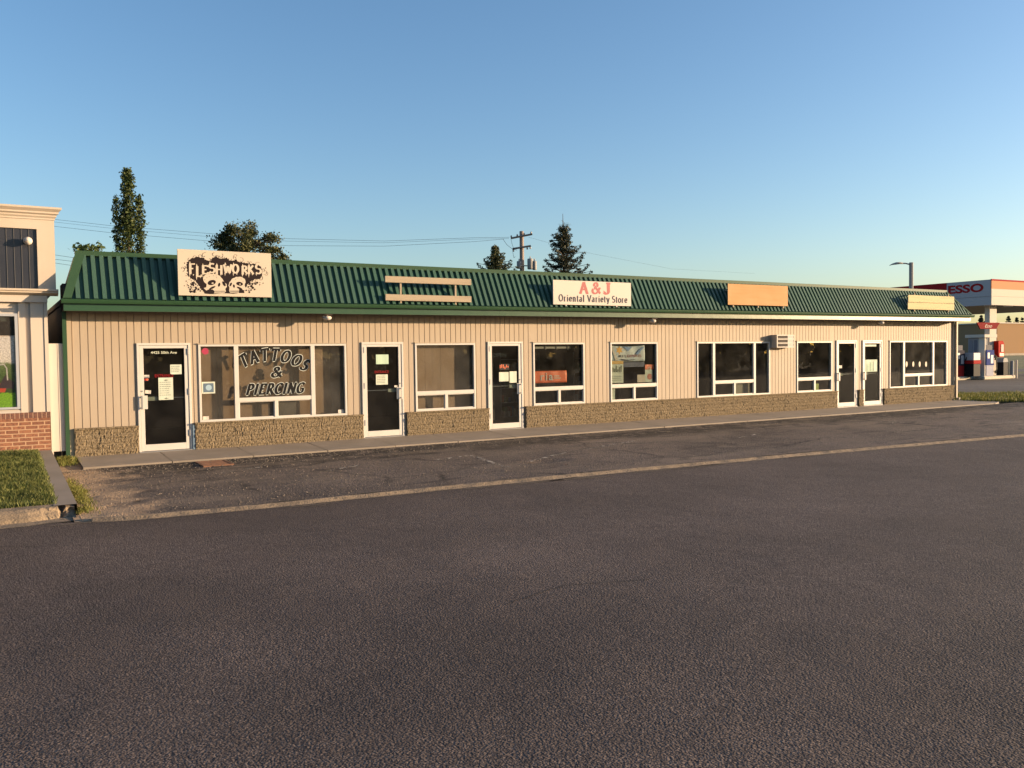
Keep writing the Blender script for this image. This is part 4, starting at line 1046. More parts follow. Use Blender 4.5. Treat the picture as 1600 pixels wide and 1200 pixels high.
for x in list(range(662, 800, 13))+list(range(864, 970, 13)):
    a, b_ = uv(x, 688), uv(x+3, 716); sk.box(a[0], b_[0], L2-.0012, L2-.0008, b_[1], a[1])
for x, y in [(600,505),(570,520),(650,495),(690,520),(545,545),(930,545),(1000,540),(1025,570),(960,530)]:
    poly(sk, ell(x, y, 5, 3, .3, 7), L2, .0009)
for a, b_ in ((640,800),(856,972)):
    p, q = uv(a, 699), uv(b_, 704); sk.box(p[0], q[0], L2-.0016, L2-.0012, q[1]-.002, p[1]+.001)
sk.build('skull_shading', M['signink'], e)
sk = MB(); poly(sk, ell(640,590,14,9,0), SY-.0065); poly(sk, ell(985,608,11,7,0), SY-.0065)
sk.build('skull_print', M['signcream'], e)
# drippy lettering
ft = MB(); xs_c = [(345,'F',470,1.0),(428,'L',505,1.0),(503,'E',470,.8),(590,'S',455,.88),(672,'H',470,.82),(775,'W',460,.82),(885,'O',462,.82),(1002,'R',478,.8),(1083,'K',480,.85),(1180,'S',474,.92)]
kk = 0
for x, c, yb, hh in xs_c:
    gwid, st = GL[c]; wpx = {'W':112,'H':100}.get(c, 86); hpx = 135*hh
    for s_ in st:
        kk += 1
        q = [uv(x+p[0]/gwid*wpx, yb-p[1]*hpx) for p in s_]
        ribbon(ft, q, .046, .024, lambda p, l: (p[0], SY-.0035-.00015*(kk % 10), p[1]))
    for dx, ln in ((.18, r.uniform(20, 50)), (.7, r.uniform(8, 34))):     # drips
        kk += 1; a, b2, c2 = uv(x+dx*wpx-8, yb+2), uv(x+dx*wpx+8, yb+2), uv(x+dx*wpx+1, yb+ln)
        poly(ft, [a, b2, c2], SY-.0035-.00015*(kk % 10))
    kk += 1; a, b2, c2 = uv(x+.1*wpx, yb-hpx*.95), uv(x+.35*wpx, yb-hpx*.95), uv(x+.2*wpx, yb-hpx*1.25)
    poly(ft, [a, b2, c2], SY-.0035-.00015*(kk % 10))
ft.build('lettering', M['signcream'], e)
# 2: variety store sign
e = empty('shop_sign', (13.2, SY, 3.08), 'white sign with maroon A & J over slate words on the green roof', 'sign')
MB().box(12.0, 14.46, SY, SY+.03, 3.08, 3.69).build('board', M['signwhite'], e, bevel=.003)
brackets(e, (12.4, 14.0), 3.6, M['grey'])
t = MB(); write(t, 'A', 12.80, 13.07, 3.375, .285, SY-.001, thick=.27, thin=.12); write(t, '&', 13.18, 13.47, 3.375, .285, SY-.001, thick=.24, thin=.12); write(t, 'J', 13.56, 13.80, 3.375, .285, SY-.001, thick=.27, thin=.14)
t.build('lettering', M['signred'], e)
t = MB(); write(t, 'Oriental Variety Store', 12.16, 14.33, 3.165, .165, SY-.001, thick=.25, thin=.12, gap=.10)
t.build('lettering', M['signgrey'], e)
# 3: bare timber rails
e = empty('sign_frame', (8.6, SY, 3.08), 'bare timber sign frame of two horizontal planks on the green roof', 'sign frame')
for z0, z1 in ((3.485, 3.625), (3.085, 3.225)): MB().box(7.53, 9.69, SY-.01, SY+.03, z0, z1).build('plank', M['wood'], e, bevel=.004)
for x in (7.92, 9.30):
    MB().box(x-.02, x+.02, SY+.032, SY+.08, 3.02, 3.60).build('post', M['wood'], e)
    MB().box(x-.018, x+.018, SY+.08, -.30, 3.50, 3.54).build('brace', M['wood'], e)
# 4: plywood board
e = empty('blank_sign', (19.2, SY, 3.18), 'blank orange plywood sign board on the green roof', 'sign')
MB().box(17.96, 20.42, SY, SY+.02, 3.185, 3.78).build('board', M['ply'], e, bevel=.003)
for x in (18.2, 19.2, 20.25): MB().box(x-.02, x+.02, SY+.022, SY+.07, 3.12, 3.70).build('post', M['wood'], e); MB().box(x-.018, x+.018, SY+.07, -.25, 3.6, 3.64).build('brace', M['wood'], e)
# 5: two pale boards
e = empty('blank_sign', (27.5, SY, 3.18), 'blank sign of two pale wooden boards at the right end of the green roof', 'sign')
MB().box(26.22, 28.80, SY, SY+.02, 3.425, 3.665).build('board', M['woodpale'], e, bevel=.004)
MB().box(26.20, 28.81, SY+.002, SY+.022, 3.19, 3.415).build('board', M['woodpale'], e, bevel=.004)
for x in (26.6, 28.5): MB().box(x-.02, x+.02, SY+.024, SY+.07, 3.12, 3.75).build('post', M['wood'], e); MB().box(x-.018, x+.018, SY+.07, -.2, 3.66, 3.70).build('brace', M['wood'], e)

# ---- floodlights under the eave
def flood(x, y, z, label):
    e = empty('eave_light', (x, y, z+.08), label, 'light', 'lights under the eave')
    MB().box(x-.09, x+.09, y-.09, y+.09, z+.06, z+.075).build('base_plate', M['dark'], e)
    MB().tube([(x, y, z+.06), (x, y, z+.02)], .02, 8).build('neck', M['signwhite'], e)
    b = MB(); b.lathe((x, y, z), [(.03,.04),(.075,.03),(.095,0),(.08,-.03),(.04,-.05),(.01,-.055)], 16)
    b.build('lamp_cover', M['signwhite'], e, smooth=True)
    MB().lathe((x-.09, y, z+.015), [(.02,-.02),(.03,0),(.02,.02)], 8).build('sensor', M['grey'], e)
flood(6.26, -.42, 2.695, 'round white light under the eave between the tattoo window and the second door')
flood(15.36, -.42, 2.71, 'round white light under the eave near the window with the crumpled banner')
flood(25.08, -.42, 2.735, 'round white light under the eave above the rightmost door')
# ---- window air conditioner
e = empty('air_conditioner', (20.75, -.1, 1.95), 'white wall air conditioner with louvres right of the dark three-part window', 'air conditioner')
ax0, ax1, az0, az1, ay = 20.37, 21.14, 1.955, 2.345, -.24
MB().box(ax0, ax1, ay+.012, .06, az0, az1).build('casing', mat('ac_casing', (.50,.46,.42), .5), e, bevel=.006)
g = MB(); 
for z in (az0, az0+.122, az0+.244, az1-.03): g.box(ax0, ax1, ay, ay+.011, z, z+.03)
for a, b_ in ((ax0, ax0+.035), (ax0+.475, ax0+.505), (ax1-.03, ax1)):
    for z in (az0+.03, az0+.152, az0+.274): g.box(a, b_, ay, ay+.011, z, z+.088 if z < 2.2 else az1-.03)
g.build('grille_frame', M['signwhite'], e)
MB().box(ax0+.036, ax0+.474, ay+.0085, ay+.0115, az0+.031, az1-.031).build('grille_recess', M['nearblack'], e)
g = MB(); z = az0+.04
while z < az1-.04: g.box(ax0+.04, ax0+.47, ay+.004, ay+.008, z, z+.006); z += .044
g.build('louvre', mat('ac_louvre', (.20,.14,.10), .7), e)
MB().box(ax0+.51, ax1-.035, ay+.006, ay+.0118, az0+.03, az1-.03).build('control_panel', mat('ac_mesh', (.35,.32,.30), .6), e)

# ================================================================== NEIGHBOUR SHOP (left)
NY = -.16
nb = empty('brick_shop', (-4, 3, 0), 'cream shop on the left with red brick base, navy panel and moulded cornice', 'building')
MB().box(-12, .93, NY+.02, 9, -.2, 3.06).build('lower_wall', M['neighsid'], nb)
def nwall_hole(): pass
MB().box(-12, .935, NY-.06, NY+.018, .13, .79).build('brick_base', M['brick'], nb)
MB().box(-12, .937, NY-.065, NY+.018, .791, .895).build('brick_cap', M['soldier'], nb)
s = MB(); s.prism([(NY-.065,.896),(NY+.019,.896),(NY+.019,.965)], 'x', -12, .46); s.build('window_sill', M['neighsid'], nb)
for a, b_, d in ((.47,.585,.02),(.665,.88,.022),(.885,.945,.035)):
    MB().box(a, b_, NY-d, NY+.0195, .896, 2.93).build('pilaster', M['neighsid'], nb)
MB().box(-12, .95, NY-.07, NY+.0192, 2.93, 3.055).build('lower_frieze', M['neighsid'], nb)
s = MB(); s.prism([(NY-.05,3.056),(NY-.16,3.10),(NY-.16,3.125),(NY-.19,3.135),(NY-.19,3.17),(NY+.05,3.17),(NY+.05,3.056)], 'x', -12, 1.13); s.build('ledge', M['stucco'], nb)
MB().box(-12, 1.10, NY+.0, 9, 3.171, 4.46).build('upper_wall', M['stucco'], nb)
# recessed navy panel with a raised stucco surround
sur = MB(); sur.box(.81, 1.10, NY-.045, NY-.001, 3.171, 4.46); sur.box(-12, .81, NY-.045, NY-.001, 4.28, 4.46); sur.build('panel_surround', M['stucco'], nb)
nvp = MB(); x = .8
while x > -3: nvp.box(x-.116, x-.004, NY-.012, NY-.0015, 3.172, 4.279); x -= .12
o = nvp.build('navy_panel', M['navy'], nb)
sm_ = MB(); x = .8
while x > -3: sm_.box(x-.004+.0005, x+.0035, NY-.022, NY-.0017, 3.172, 4.279); x -= .12
sm_.build('panel_seam', M['navyseam'], o)
co = [(NY+.02,4.46),(NY-.06,4.46),(NY-.06,4.49),(NY-.085,4.52),(NY-.085,4.545),(NY-.12,4.57),(NY-.12,4.60),(NY-.17,4.65),(NY-.17,4.685),(NY+.02,4.70)]
s = MB(); s.prism(co, 'x', -12, 1.10)
s.add([(1.10-(-0), p[0], p[1]) for p in co], [])
s.build('cornice', M['stucco'], nb)
s = MB(); n = len(co)     # returned end of the cornice
vs = [(1.1001, p[0], p[1]) for p in co]+[(1.1001+max(0, NY-.045-p[0])*1.0, p[0] if p[0] < NY else p[0], p[1]) for p in co]
vs2 = [(1.1001+max(0, NY-p[0]), 9, p[1]) for p in co]
s.add(vs, [(i, (i+1) % n, n+(i+1) % n, n+i) for i in range(n)]+[tuple(range(n, 2*n))])
s.build('cornice_return', M['stucco'], nb)
# window with a poster behind the glass
fr = MB(); wx0, wx1, wz0, wz1 = -2.6, .46, .965, 2.72
fr.box(wx1-.05, wx1, NY-.03, NY+.0185, wz0, wz1); fr.box(wx0, wx1-.05, NY-.03, NY+.0185, wz1-.05, wz1); fr.box(wx0, wx1-.05, NY-.03, NY+.0185, wz0, wz0+.04)
w = fr.build('window', mat('grey_white_frame', (.42,.44,.47), .5), nb)
MB().box(wx0, wx1-.05, NY+.0, NY+.006, wz0+.04, wz1-.05).build('pane', glassmat('poster_glass', (.95,.95,.95), veil=(0,.004)), w)
MB().box(wx0, wx1-.05, NY+.012, NY+.0188, 2.32, wz1-.05).build('dark_blind', M['nearblack'], w)
def pgrad():
    m, t, b = nodes('lawn_poster'); N = t.nodes; L = t.links
    tc = N.new('ShaderNodeTexCoord'); sp = N.new('ShaderNodeSeparateXYZ'); L.new(tc.outputs['Object'], sp.inputs[0])
    n = N.new('ShaderNodeTexNoise'); n.inputs['Scale'].default_value = 14; n.inputs['Detail'].default_value = 6; L.new(tc.outputs['Object'], n.inputs[0])
    ad = N.new('ShaderNodeMath'); ad.operation = 'MULTIPLY_ADD'; L.new(n.outputs[0], ad.inputs[0]); ad.inputs[1].default_value = .10; L.new(sp.outputs[2], ad.inputs[2])
    rp = N.new('ShaderNodeValToRGB'); mr = N.new('ShaderNodeMapRange'); mr.inputs[1].default_value = 1.0; mr.inputs[2].default_value = 2.4; L.new(ad.outputs[0], mr.inputs[0]); L.new(mr.outputs[0], rp.inputs[0])
    cr = rp.color_ramp; cr.elements[0].position = 0; cr.elements[0].color = (.13,.30,.01,1); cr.elements[1].position = .80; cr.elements[1].color = (.55,.52,.48,1)
    for p, c in ((.22,(.16,.33,.015)),(.235,(.03,.06,.01)),(.45,(.05,.09,.02)),(.60,(.10,.14,.05)),(.63,(.55,.52,.46))):
        e_ = cr.elements.new(p); e_.color = (*c, 1)
    m2 = N.new('ShaderNodeMix'); m2.data_type = 'RGBA'; m2.blend_type = 'MULTIPLY'; m2.inputs[0].default_value = .6
    n2 = N.new('ShaderNodeTexNoise'); n2.inputs['Scale'].default_value = 40; L.new(tc.outputs['Object'], n2.inputs[0])
    r2 = N.new('ShaderNodeMapRange'); r2.inputs[1].default_value = .35; r2.inputs[2].default_value = .65; r2.inputs[3].default_value = .5; r2.inputs[4].default_value = 1.4; L.new(n2.outputs[0], r2.inputs[0])
    L.new(rp.outputs[0], m2.inputs[6]); L.new(r2.outputs[0], m2.inputs[7]); L.new(m2.outputs[2], b.inputs['Base Color']); return m
pm = MB(); pm.box(wx0, .39, NY+.0105, NY+.0115, 1.0, 2.30)
po = pm.build('window_poster', pgrad()); tag(po, 'large poster of a red riding mower on bright grass in the brick shop window', 'poster')
b = MB(); poly(b, [(-.05,1.28),(.22,1.28),(.25,1.36),(.20,1.43),(.05,1.47),(-.05,1.40)], NY+.0095); b.build('mower_body', mat('mower_red', (.50,.07,.03), .5), po)
b = MB(); poly(b, [(.12,1.36),(.37,1.34),(.38,1.46),(.30,1.52),(.24,1.60),(.18,1.50)], NY+.0085); b.build('mower_seat', mat('mower_dark', (.05,.035,.04), .5), po)
b = MB()
rbm = [(.13,1.52),(.10,1.70),(.13,1.78),(.22,1.79),(.26,1.72),(.27,1.50)]
ribbon(b, rbm, .022, .022, lambda p, l: (p[0], NY+.0078, p[1])); b.build('roll_bar', mat('mower_bar', (.5,.48,.44), .5), po)
# round camera / lamp on the navy panel
e = empty('dome_lamp', (.65, NY-.02, 4.05), 'round white dome lamp on the navy panel of the brick shop', 'lamp')
MB().lathe((.65, NY-.012, 4.045), [(.05,0),(.05,-.07)], 12, 'y').build('arm', M['signwhite'], e)
MB().lathe((.66, NY-.13, 4.045), [(.01,-.075),(.04,-.062),(.065,-.035),(.075,0),(.065,.035),(.04,.06)], 16, 'y').build('globe', M['signwhite'], e, smooth=True)
MB().lathe((.625, NY-.185, 4.025), [(.008,-.012),(.022,-.006),(.026,.01)], 10, 'y').build('lens', M['dark'], e)
# white sheet panel closing the gap between the buildings
e = empty('gap_panel', (1.05, 0, .12), 'white folded metal panel closing the gap between the two buildings', 'panel')
g = MB(); g.box(.95, 1.189, -.06, -.04, .13, 2.17); g.build('sheet', M['signwhite'], e)
g = MB(); g.box(.952, .985, -.08, -.061, .03, 2.165); g.box(1.10, 1.108, -.066, -.061, .13, 2.165); g.build('folded_edge', M['signwhite'], e)
MB().box(.94, 1.26, .04, .06, -.2, .16).build('gap_shade', M['nearblack'], e)  # near-black sheet painted in for the shade of the gap below

# ================================================================== TREES
def leafcloud(pts, size, seed, per=1, up=.2):
    """pts: (x,y,z,spread,count,scale)"""
    r = random.Random(seed); vs, fs = [], []
    for (x, y, z, sp, cnt, sc) in pts:
        for _ in range(cnt):
            px, py, pz = x+r.gauss(0, sp), y+r.gauss(0, sp), z+r.gauss(0, sp*.8)
            a = Vector((r.gauss(0,1), r.gauss(0,1), r.gauss(0,1))).normalized(); b = a.cross(Vector((r.gauss(0,1), r.gauss(0,1), r.gauss(0,1)))).normalized()
            s = size*sc*r.uniform(.6, 1.3); c = Vector((px, py, pz)); k = len(vs)
            vs += [tuple(c-a*s), tuple(c+b*s*.55), tuple(c+a*s), tuple(c-b*s*.55)]
            fs.append((k, k+1, k+2, k+3))
    return vs, fs
def trunk(e, x, y, z0, z1, r0, r1, limbs=(), m='bark'):
    t = MB(); t.tube([(x, y, z0), (x+.03, y, z0+(z1-z0)*.4), (x-.02, y+.02, z1)], r0, 8, r1)
    for p, q, rr in limbs: t.tube([p, tuple((Vector(p)+Vector(q))/2+Vector((0,0,.08))), q], rr, 5, rr*.35)
    return t.build('trunk', M[m], e, smooth=True)
# columnar poplar with three spires
e = empty('columnar_poplar', (5.92, 27.0, -.2), 'tall narrow columnar poplar with three spires behind the left end of the roof', 'tree')
r = random.Random(21); pts = []; limbs = []
def spire(cx_, z0, z1, rad, dens, shape):
    z = z0
    while z < z1:
        f = (z-z0)/(z1-z0); rr = rad*shape(f)
        for _ in range(dens):
            a = r.uniform(0, 6.28); q = math.sqrt(r.random())*rr*(1+.25*mnoise.noise(Vector((math.cos(a)*2, math.sin(a)*2, z*2.2))))
            pts.append((cx_+q*math.cos(a), 27+q*math.sin(a), z+r.uniform(-.1,.1), .07, 8, 1))
            if r.random() < .04: limbs.append(((cx_, 27, z-.5), (cx_+q*math.cos(a), 27+q*math.sin(a), z+.2), .02))
        z += .1
sp1 = lambda f: (1 if f < .93 else (1-f)/.07*.7+.3)*(.92+.08*math.sin(f*19))
spire(5.84, 6.0, 8.9, .44, 12, lambda f: 1-.35*f)
spire(5.93, 8.0, 11.05, .29, 12, sp1)
spire(6.42, 6.2, 9.72, .19, 7, lambda f: min(1, (1-f)*5+.25))
spire(5.40, 7.0, 9.65, .13, 4, lambda f: min(1, (1-f)*3+.1))
spire(5.85, 2.5, 6.1, .72, 8, lambda f: 1)
vs, fs = leafcloud(pts, .066, 22); raw('crown', vs, fs, M['poplar'], e); trunk(e, 5.9, 27, -.2, 9.5, .2, .04, limbs)
# pine: clumpy rounded crown
def clumpy(name, label, cat, cx_, cy_, z0, zc, rx, rz, n, m, seed, size, clump=.28, cnt=70, ztrunk=None, floor=-9):
    r = random.Random(seed); e = empty(name, (cx_, cy_, -.2), label, cat); pts, limbs = [], []
    for _ in range(n):
        a = r.uniform(0, 6.28); ph = math.asin(r.uniform(-1, 1)); q = r.uniform(.55, 1)**.6*(.85+.3*mnoise.noise(Vector((math.cos(a)*1.7, math.sin(a)*1.7, ph*2+seed))))
        x, y, z = cx_+rx*q*math.cos(a)*math.cos(ph), cy_+rx*q*math.sin(a)*math.cos(ph), zc+rz*q*math.sin(ph)
        if z < floor: continue
        pts.append((x, y, z, clump*r.uniform(.6, 1.1), cnt, 1)); limbs.append(((cx_, cy_, min(z-.6, zc+rz*.4)), (x, y, z), .05))
    vs, fs = leafcloud(pts, size, seed+1); raw('crown', vs, fs, M[m], e)
    trunk(e, cx_, cy_, -.2, ztrunk or zc+rz*.5, .25, .05, limbs); return e
clumpy('pine_tree', 'broad clumpy pine with a rounded crown behind the skull sign', 'tree', 12.35, 30.2, -.2, 7.55, 2.05, 2.0, 84, 'pine', 31, .075, .22, 150)
clumpy('pine_tree', 'low spreading right shoulder of pine beside the rounded pine behind the skull sign', 'tree', 13.75, 30.6, -.2, 7.0, 1.15, 1.15, 26, 'pine', 37, .075, .22, 150)
clumpy('leafy_tree', 'loose bright green treetop just above the left corner of the green roof', 'tree', 4.1, 25.8, -.2, 6.75, .62, .52, 16, 'leafgreen', 41, .10, .16, 26)
clumpy('leafy_tree', 'small green treetop between the left roof corner and the columnar poplar', 'tree', 4.95, 25.5, -.2, 6.35, .3, .62, 8, 'leafgreen', 43, .09, .12, 22)
clumpy('leafy_tree', 'low leafy top barely showing between the columnar poplar and the skull sign', 'tree', 8.1, 26.5, -.2, 5.9, 1.25, .78, 26, 'leafgreen', 47, .10, .15, 22)
# spruces
def spruce(name, label, x, y, ztop, rmax, depth, seed, step=.33, dens=1.0, m='spruce', leader=.9, droop=.16, bare=True, vis0=3.0, sz=.07, pw=.8, nbr=4):
    r = random.Random(seed); e = empty(name, (x, y, -.2), label, 'tree'); pts, limbs = [], []
    z = ztop-leader
    while z > vis0:
        f = (ztop-z)/depth; rr = rmax*min(1, f)**pw
        nb_ = nbr+int(2.5*f)
        off = r.uniform(0, 6.28)
        for i in range(nb_):
            a = off+i*6.283/nb_+r.uniform(-.3, .3); L_ = rr*r.uniform(.55, 1.12); K = max(3, int(L_/.12))
            tip = None
            for k_ in range(1, K+1):
                t = k_/K; d = L_*t; zz_ = z-droop*math.sin(t*2.6)*L_*1.2+ .30*L_*t*t*t
                p = (x+d*math.cos(a), y+d*math.sin(a), zz_)
                pts.append((p[0], p[1], p[2]-.04, .05+.05*(1-t), max(3, int(24*dens*(1.1-.5*t))), 1)); tip = p
            limbs.append(((x, y, z-.05), tip, .03))
        # short inner twigs keep the stem covered
        for _ in range(int(5*dens)):
            a = r.uniform(0, 6.28); q = rr*r.uniform(.05, .3); pts.append((x+q*math.cos(a), y+q*math.sin(a), z+r.uniform(-.2,.2), .1, int(10*dens), 1))
        z -= step*r.uniform(.8, 1.2)
    if bare:      # thin dead twigs round the leader
        for _ in range(26):
            a = r.uniform(0, 6.28); z = ztop-r.uniform(.45, 1.6); q = r.uniform(.2, .55)
            limbs.append(((x, y, z), (x+q*math.cos(a), y+q*math.sin(a), z+r.uniform(.02,.22)), .009))
    vs, fs = leafcloud(pts, sz, seed+1); raw('crown', vs, fs, M[m], e); trunk(e, x, y, -.2, ztop, .22, .012, limbs)
    return e
spruce('spruce_tree', 'tall ragged spruce with bare twigs at its tip, right of the utility pole', 28.47, 22.75, 9.9, 1.55, 3.6, 51, step=.40, dens=2.0, leader=.9, sz=.05, pw=.95, nbr=6)
spruce('spruce_tree', 'short dense spruce just left of the utility pole', 27.6, 29.1, 8.85, 2.1, 3.0, 57, step=.22, dens=1.3, leader=.25, droop=.12, bare=False, sz=.06, vis0=4, pw=1.0, nbr=6, m='spruce2')
for i, (x, y, z, lb) in enumerate([(225.7,113.9,10.7,'tiny distant spruce left of the canopy column'),(232,110.2,10.4,'leftmost of three tiny distant spruces above the big tan building'),(233.9,109.1,10.0,'middle one of three tiny distant spruces above the big tan building'),(235.2,108.3,9.8,'rightmost of three tiny distant spruces above the big tan building')]):
    spruce('distant_spruce', lb, x, y, z, 1.5, 4.5, 60+i, step=.6, dens=.6, leader=.3, bare=False, vis0=5.5, sz=.28)

# ---- unseen tree belt, added to darken the reflections in the shop windows
r = random.Random(77); pts = []
for _ in range(2600):
    x = r.uniform(-70, 150); h = 4.6+1.6*mnoise.noise(Vector((x*.11, 0, 0)))+.8*mnoise.noise(Vector((x*.5, 3, 0)))
    z = r.uniform(0, 1)**.8*h; pts.append((x, -50+r.uniform(-1.5, 1.5), z-.2, .5, 9, 1))
vs, fs = leafcloud(pts, .55, 78)
tag(raw('reflection_tree_belt', vs, fs, M['poplar']), 'unseen dark belt of bushes and trees added across the street to darken window reflections', 'trees', kind='stuff')

# ================================================================== UTILITY POLE AND WIRES
px_, py_ = 30.6, 30.74
e = empty('utility_pole', (px_, py_, -.2), 'wooden utility pole with two crossarms and grey transformers behind the roof', 'utility pole')
MB().tube([(px_,py_,-.2),(px_,py_,5),(px_,py_,10.05)], .18, 10, .14).build('pole', M['poleWood'], e, smooth=True)
dx, dy = .86, -.52   # crossarm direction, roughly across the view
def arm(z, L0, L1, tilt, name='crossarm'):
    d = Vector((dx, dy, tilt))
    g = MB(); a = Vector((px_, py_-.2, z))-d*L0; b_ = Vector((px_, py_-.2, z))+d*L1
    g.tube([a, b_], .065, 4); return g.build(name, M['poleWood'], e), a, b_
dxv = Vector((dx, dy, 0))
a1, A, B = arm(9.72, .82, .60, .18); a2, A2, B2 = arm(8.98, .72, .5, .15)
def insul(p, o):
    g = MB(); g.lathe((p.x, p.y, p.z+.05), [(.03,0),(.07,.02),(.04,.06),(.07,.09),(.02,.14)], 8); g.build('insulator', M['grey'], o, smooth=True)
for t_ in (.02, .3, .62, .95): insul(A+(B-A)*t_, a1)
for t_ in (.05, .8, .97): q = A2+(B2-A2)*t_; q.z -= .25; insul(q, a2)
for ox, z0, z1, r_ in ((-.32, 7.55, 8.05, .16), (.42, 7.5, 8.2, .2), (.70, 7.45, 8.05, .14)):
    q = Vector((px_, py_-.25, 0))+dxv*ox
    g = MB(); g.lathe((q.x, q.y, z0), [(r_*.9,0),(r_,.05),(r_,z1-z0-.05),(r_*.85,z1-z0)], 14); t_ = g.build('transformer', M['galv'], e, smooth=True)
    MB().lathe((q.x, q.y, z1), [(.03,0),(.05,.06),(.025,.16)], 8).build('bushing', M['grey'], t_)
g = MB(); q0 = Vector((px_, py_-.25, 0)); g.box(px_-.3, px_+.6, py_-.24, py_-.14, 7.72, 7.78); g.build('transformer_bracket', M['grey'], e)
g = MB()
for s0, s1 in ((A, Vector((px_-.5, py_-.2, 8.75))), (A+Vector((-.6,0,-.1)), Vector((px_-.15, py_-.2, 8.9))), (A2, A2+Vector((.2,0,-.5)))):
    m2 = (s0+s1)/2+Vector((0,0,-.35)); g.tube([s0, s0*.6+m2*.4+Vector((0,0,-.1)), m2, s1*.6+m2*.4, s1], .012, 4)
g.build('jumper_wire', M['black'], e)
def wire(pts_, label, r_=.009):
    vs_ = []
    P_ = [Vector(p) for p in pts_]
    for a, b_ in zip(P_, P_[1:]): vs_ += [a+(b_-a)*t/8 for t in range(8)]
    vs_.append(P_[-1]); g = MB(); g.tube(vs_, r_, 5)
    return tag(g.build('power_line', M['black']), label, 'power line', 'overhead lines')
wire([(-14,55,13.9),(4.0,44.5,10.9),(7.1,42.65,10.45),(12.45,39.42,9.88),(16.7,36.9,9.5),(22,33.7,9.27),(27,30.6,9.4),(29.85,31.1,9.65)], 'uppermost power line sweeping from above the brick shop to the utility pole')
wire([(-14,55.3,13.6),(4.0,44.8,10.77),(7.1,42.95,10.33),(12.45,39.72,9.72),(16.7,37.2,9.38)]+[(22,33.9,9.18),(27,30.8,9.33),(29.95,31.3,9.6)], 'second power line close below the uppermost one', .007)
wire([(-14,55,13.4),(4.0,44.5,10.45),(7.1,42.65,10.0),(12.45,39.42,9.4),(16.7,36.9,9.05),(22,33.7,8.94),(27,30.6,9.15),(29.4,31,9.5)], 'lower power line crossing behind the poplar and the pine to the utility pole')
wire([(-14,46,9.9),(3.0,36,7.75),(4.5,35.4,7.5),(8,34,7.0)], 'upper one of the low wires in the gap beside the brick shop', .009)
wire([(-14,46,9.6),(3.0,36,7.5),(4.5,35.4,7.3),(8,34,6.8)], 'middle one of the low wires in the gap beside the brick shop', .009)
wire([(-14,46,9.3),(3.0,36,7.3),(4.5,35.4,7.05),(8,34,6.6)], 'lowest one of the low level wires in the gap beside the brick shop', .009)
wire([(31,30.5,9.65),(41,38.6,10.1),(60.8,49.9,10.5),(90,66,12.5)], 'thin line running right from the utility pole behind the tall spruce', .006)

# ================================================================== STREET LAMP
e = empty('street_lamp', (45.6, 12.4, 0), 'tall grey street lamp with a curved head above the right end of the roof', 'street lamp')
MB().tube([(45.6,12.4,-.1),(45.6,12.4,6.85)], .13, 8, .115).build('pole', M['galv'], e)
MB().tube([(45.6,12.4,6.72),(45.3,12.55,6.80),(45.1,12.65,6.80)], .04, 8).build('arm', M['galv'], e)
g = MB(); 
hs_ = [(45.15,.05,6.80,.05),(45.0,.12,6.81,.07),(44.8,.15,6.79,.08),(44.6,.12,6.75,.05),(44.45,.03,6.69,.02)]
vs = []
for x, wv, z, h in hs_:
    t_ = (45.15-x)*.5
    vs += [(x, 12.63+t_-wv, z), (x, 12.63+t_, z+h), (x, 12.63+t_+wv, z), (x, 12.63+t_, z-h*.7)]
g.add(vs, [(i*4+j, i*4+(j+1) % 4, (i+1)*4+(j+1) % 4, (i+1)*4+j) for i in range(4) for j in range(4)]+[(0,1,2,3),(16,19,18,17)])
g.build('lamp_head', M['galv'], e, smooth=True)

# ================================================================== GAS STATION
M['canw'] = mat('canopy_white', (.62,.56,.48), .8, spec=.1); M['cano'] = mat('canopy_red_glare', (.60,.27,.14), .8, spec=.1); M['canr'] = mat('canopy_red', (.36,.02,.02), .8, spec=.08)  # salmon is the red band with sun glare put into its colour
M['can_grey'] = mat('canopy_grey_panel', (.42,.41,.43), .6); M['pumpblue'] = mat('pump_blue', (.012,.035,.20), .8, spec=.1); M['under'] = mat('canopy_underside', (.30,.24,.20), .6)
gs = empty('gas_station_canopy', (58, 16, 0), 'white and red filling station canopy with ESSO in red letters', 'canopy')
cx0, cx1, cy0, cy1, cz0, cz1 = 51.5, 66, 11.1, 22, 4.45, 5.98
MB().box(cx0+.05, cx1, cy0+.05, cy1, cz0+.06, cz1-.05).build('canopy_core', M['under'], gs)
MB().box(cx0, cx0+.049, cy0+.05, cy1, 4.98, cz1).build('side_fascia', M['can_grey'], gs)
MB().box(cx0-.01, cx0+.049, cy0+.05, cy1, cz0, 4.96).build('side_fascia', M['can_grey'], gs)
MB().box(cx0-.015, cx0-.0005, 13.95, cy1, 5.30, cz1+.002).build('red_band', M['canr'], gs)
MB().box(cx0-.02, cx1, cy0, cy0+.049, 5.42, cz1-.07).build('front_fascia', M['cano'], gs)
MB().box(cx0-.02, cx1, cy0-.004, cy0+.049, 4.98, 5.418).build('front_fascia', M['canw'], gs)
MB().box(cx0-.03, cx1, cy0-.01, cy0+.049, cz0, 4.97).build('front_fascia', M['canw'], gs)
MB().box(cx0-.03, cx1, cy0-.02, cy0+.05, cz1-.069, cz1+.02).build('red_trim', M['canr'], gs)
sans('ESSO', cx0-.006, 5.27, .52, 13.85, M['canr'], parent=gs, width=2.25, bold=.035, xdir=(0,1,0))
for (a, b_) in ((52.35, 11.7), (62, 11.7), (52.35, 19.5)):
    MB().box(a, a+.75, b_, b_+.32, 0, cz0+.06).build('column', M['canw'], gs, bevel=.01)
M['lampon'] = mat('canopy_light_lens', (.85,.85,.85), .3)
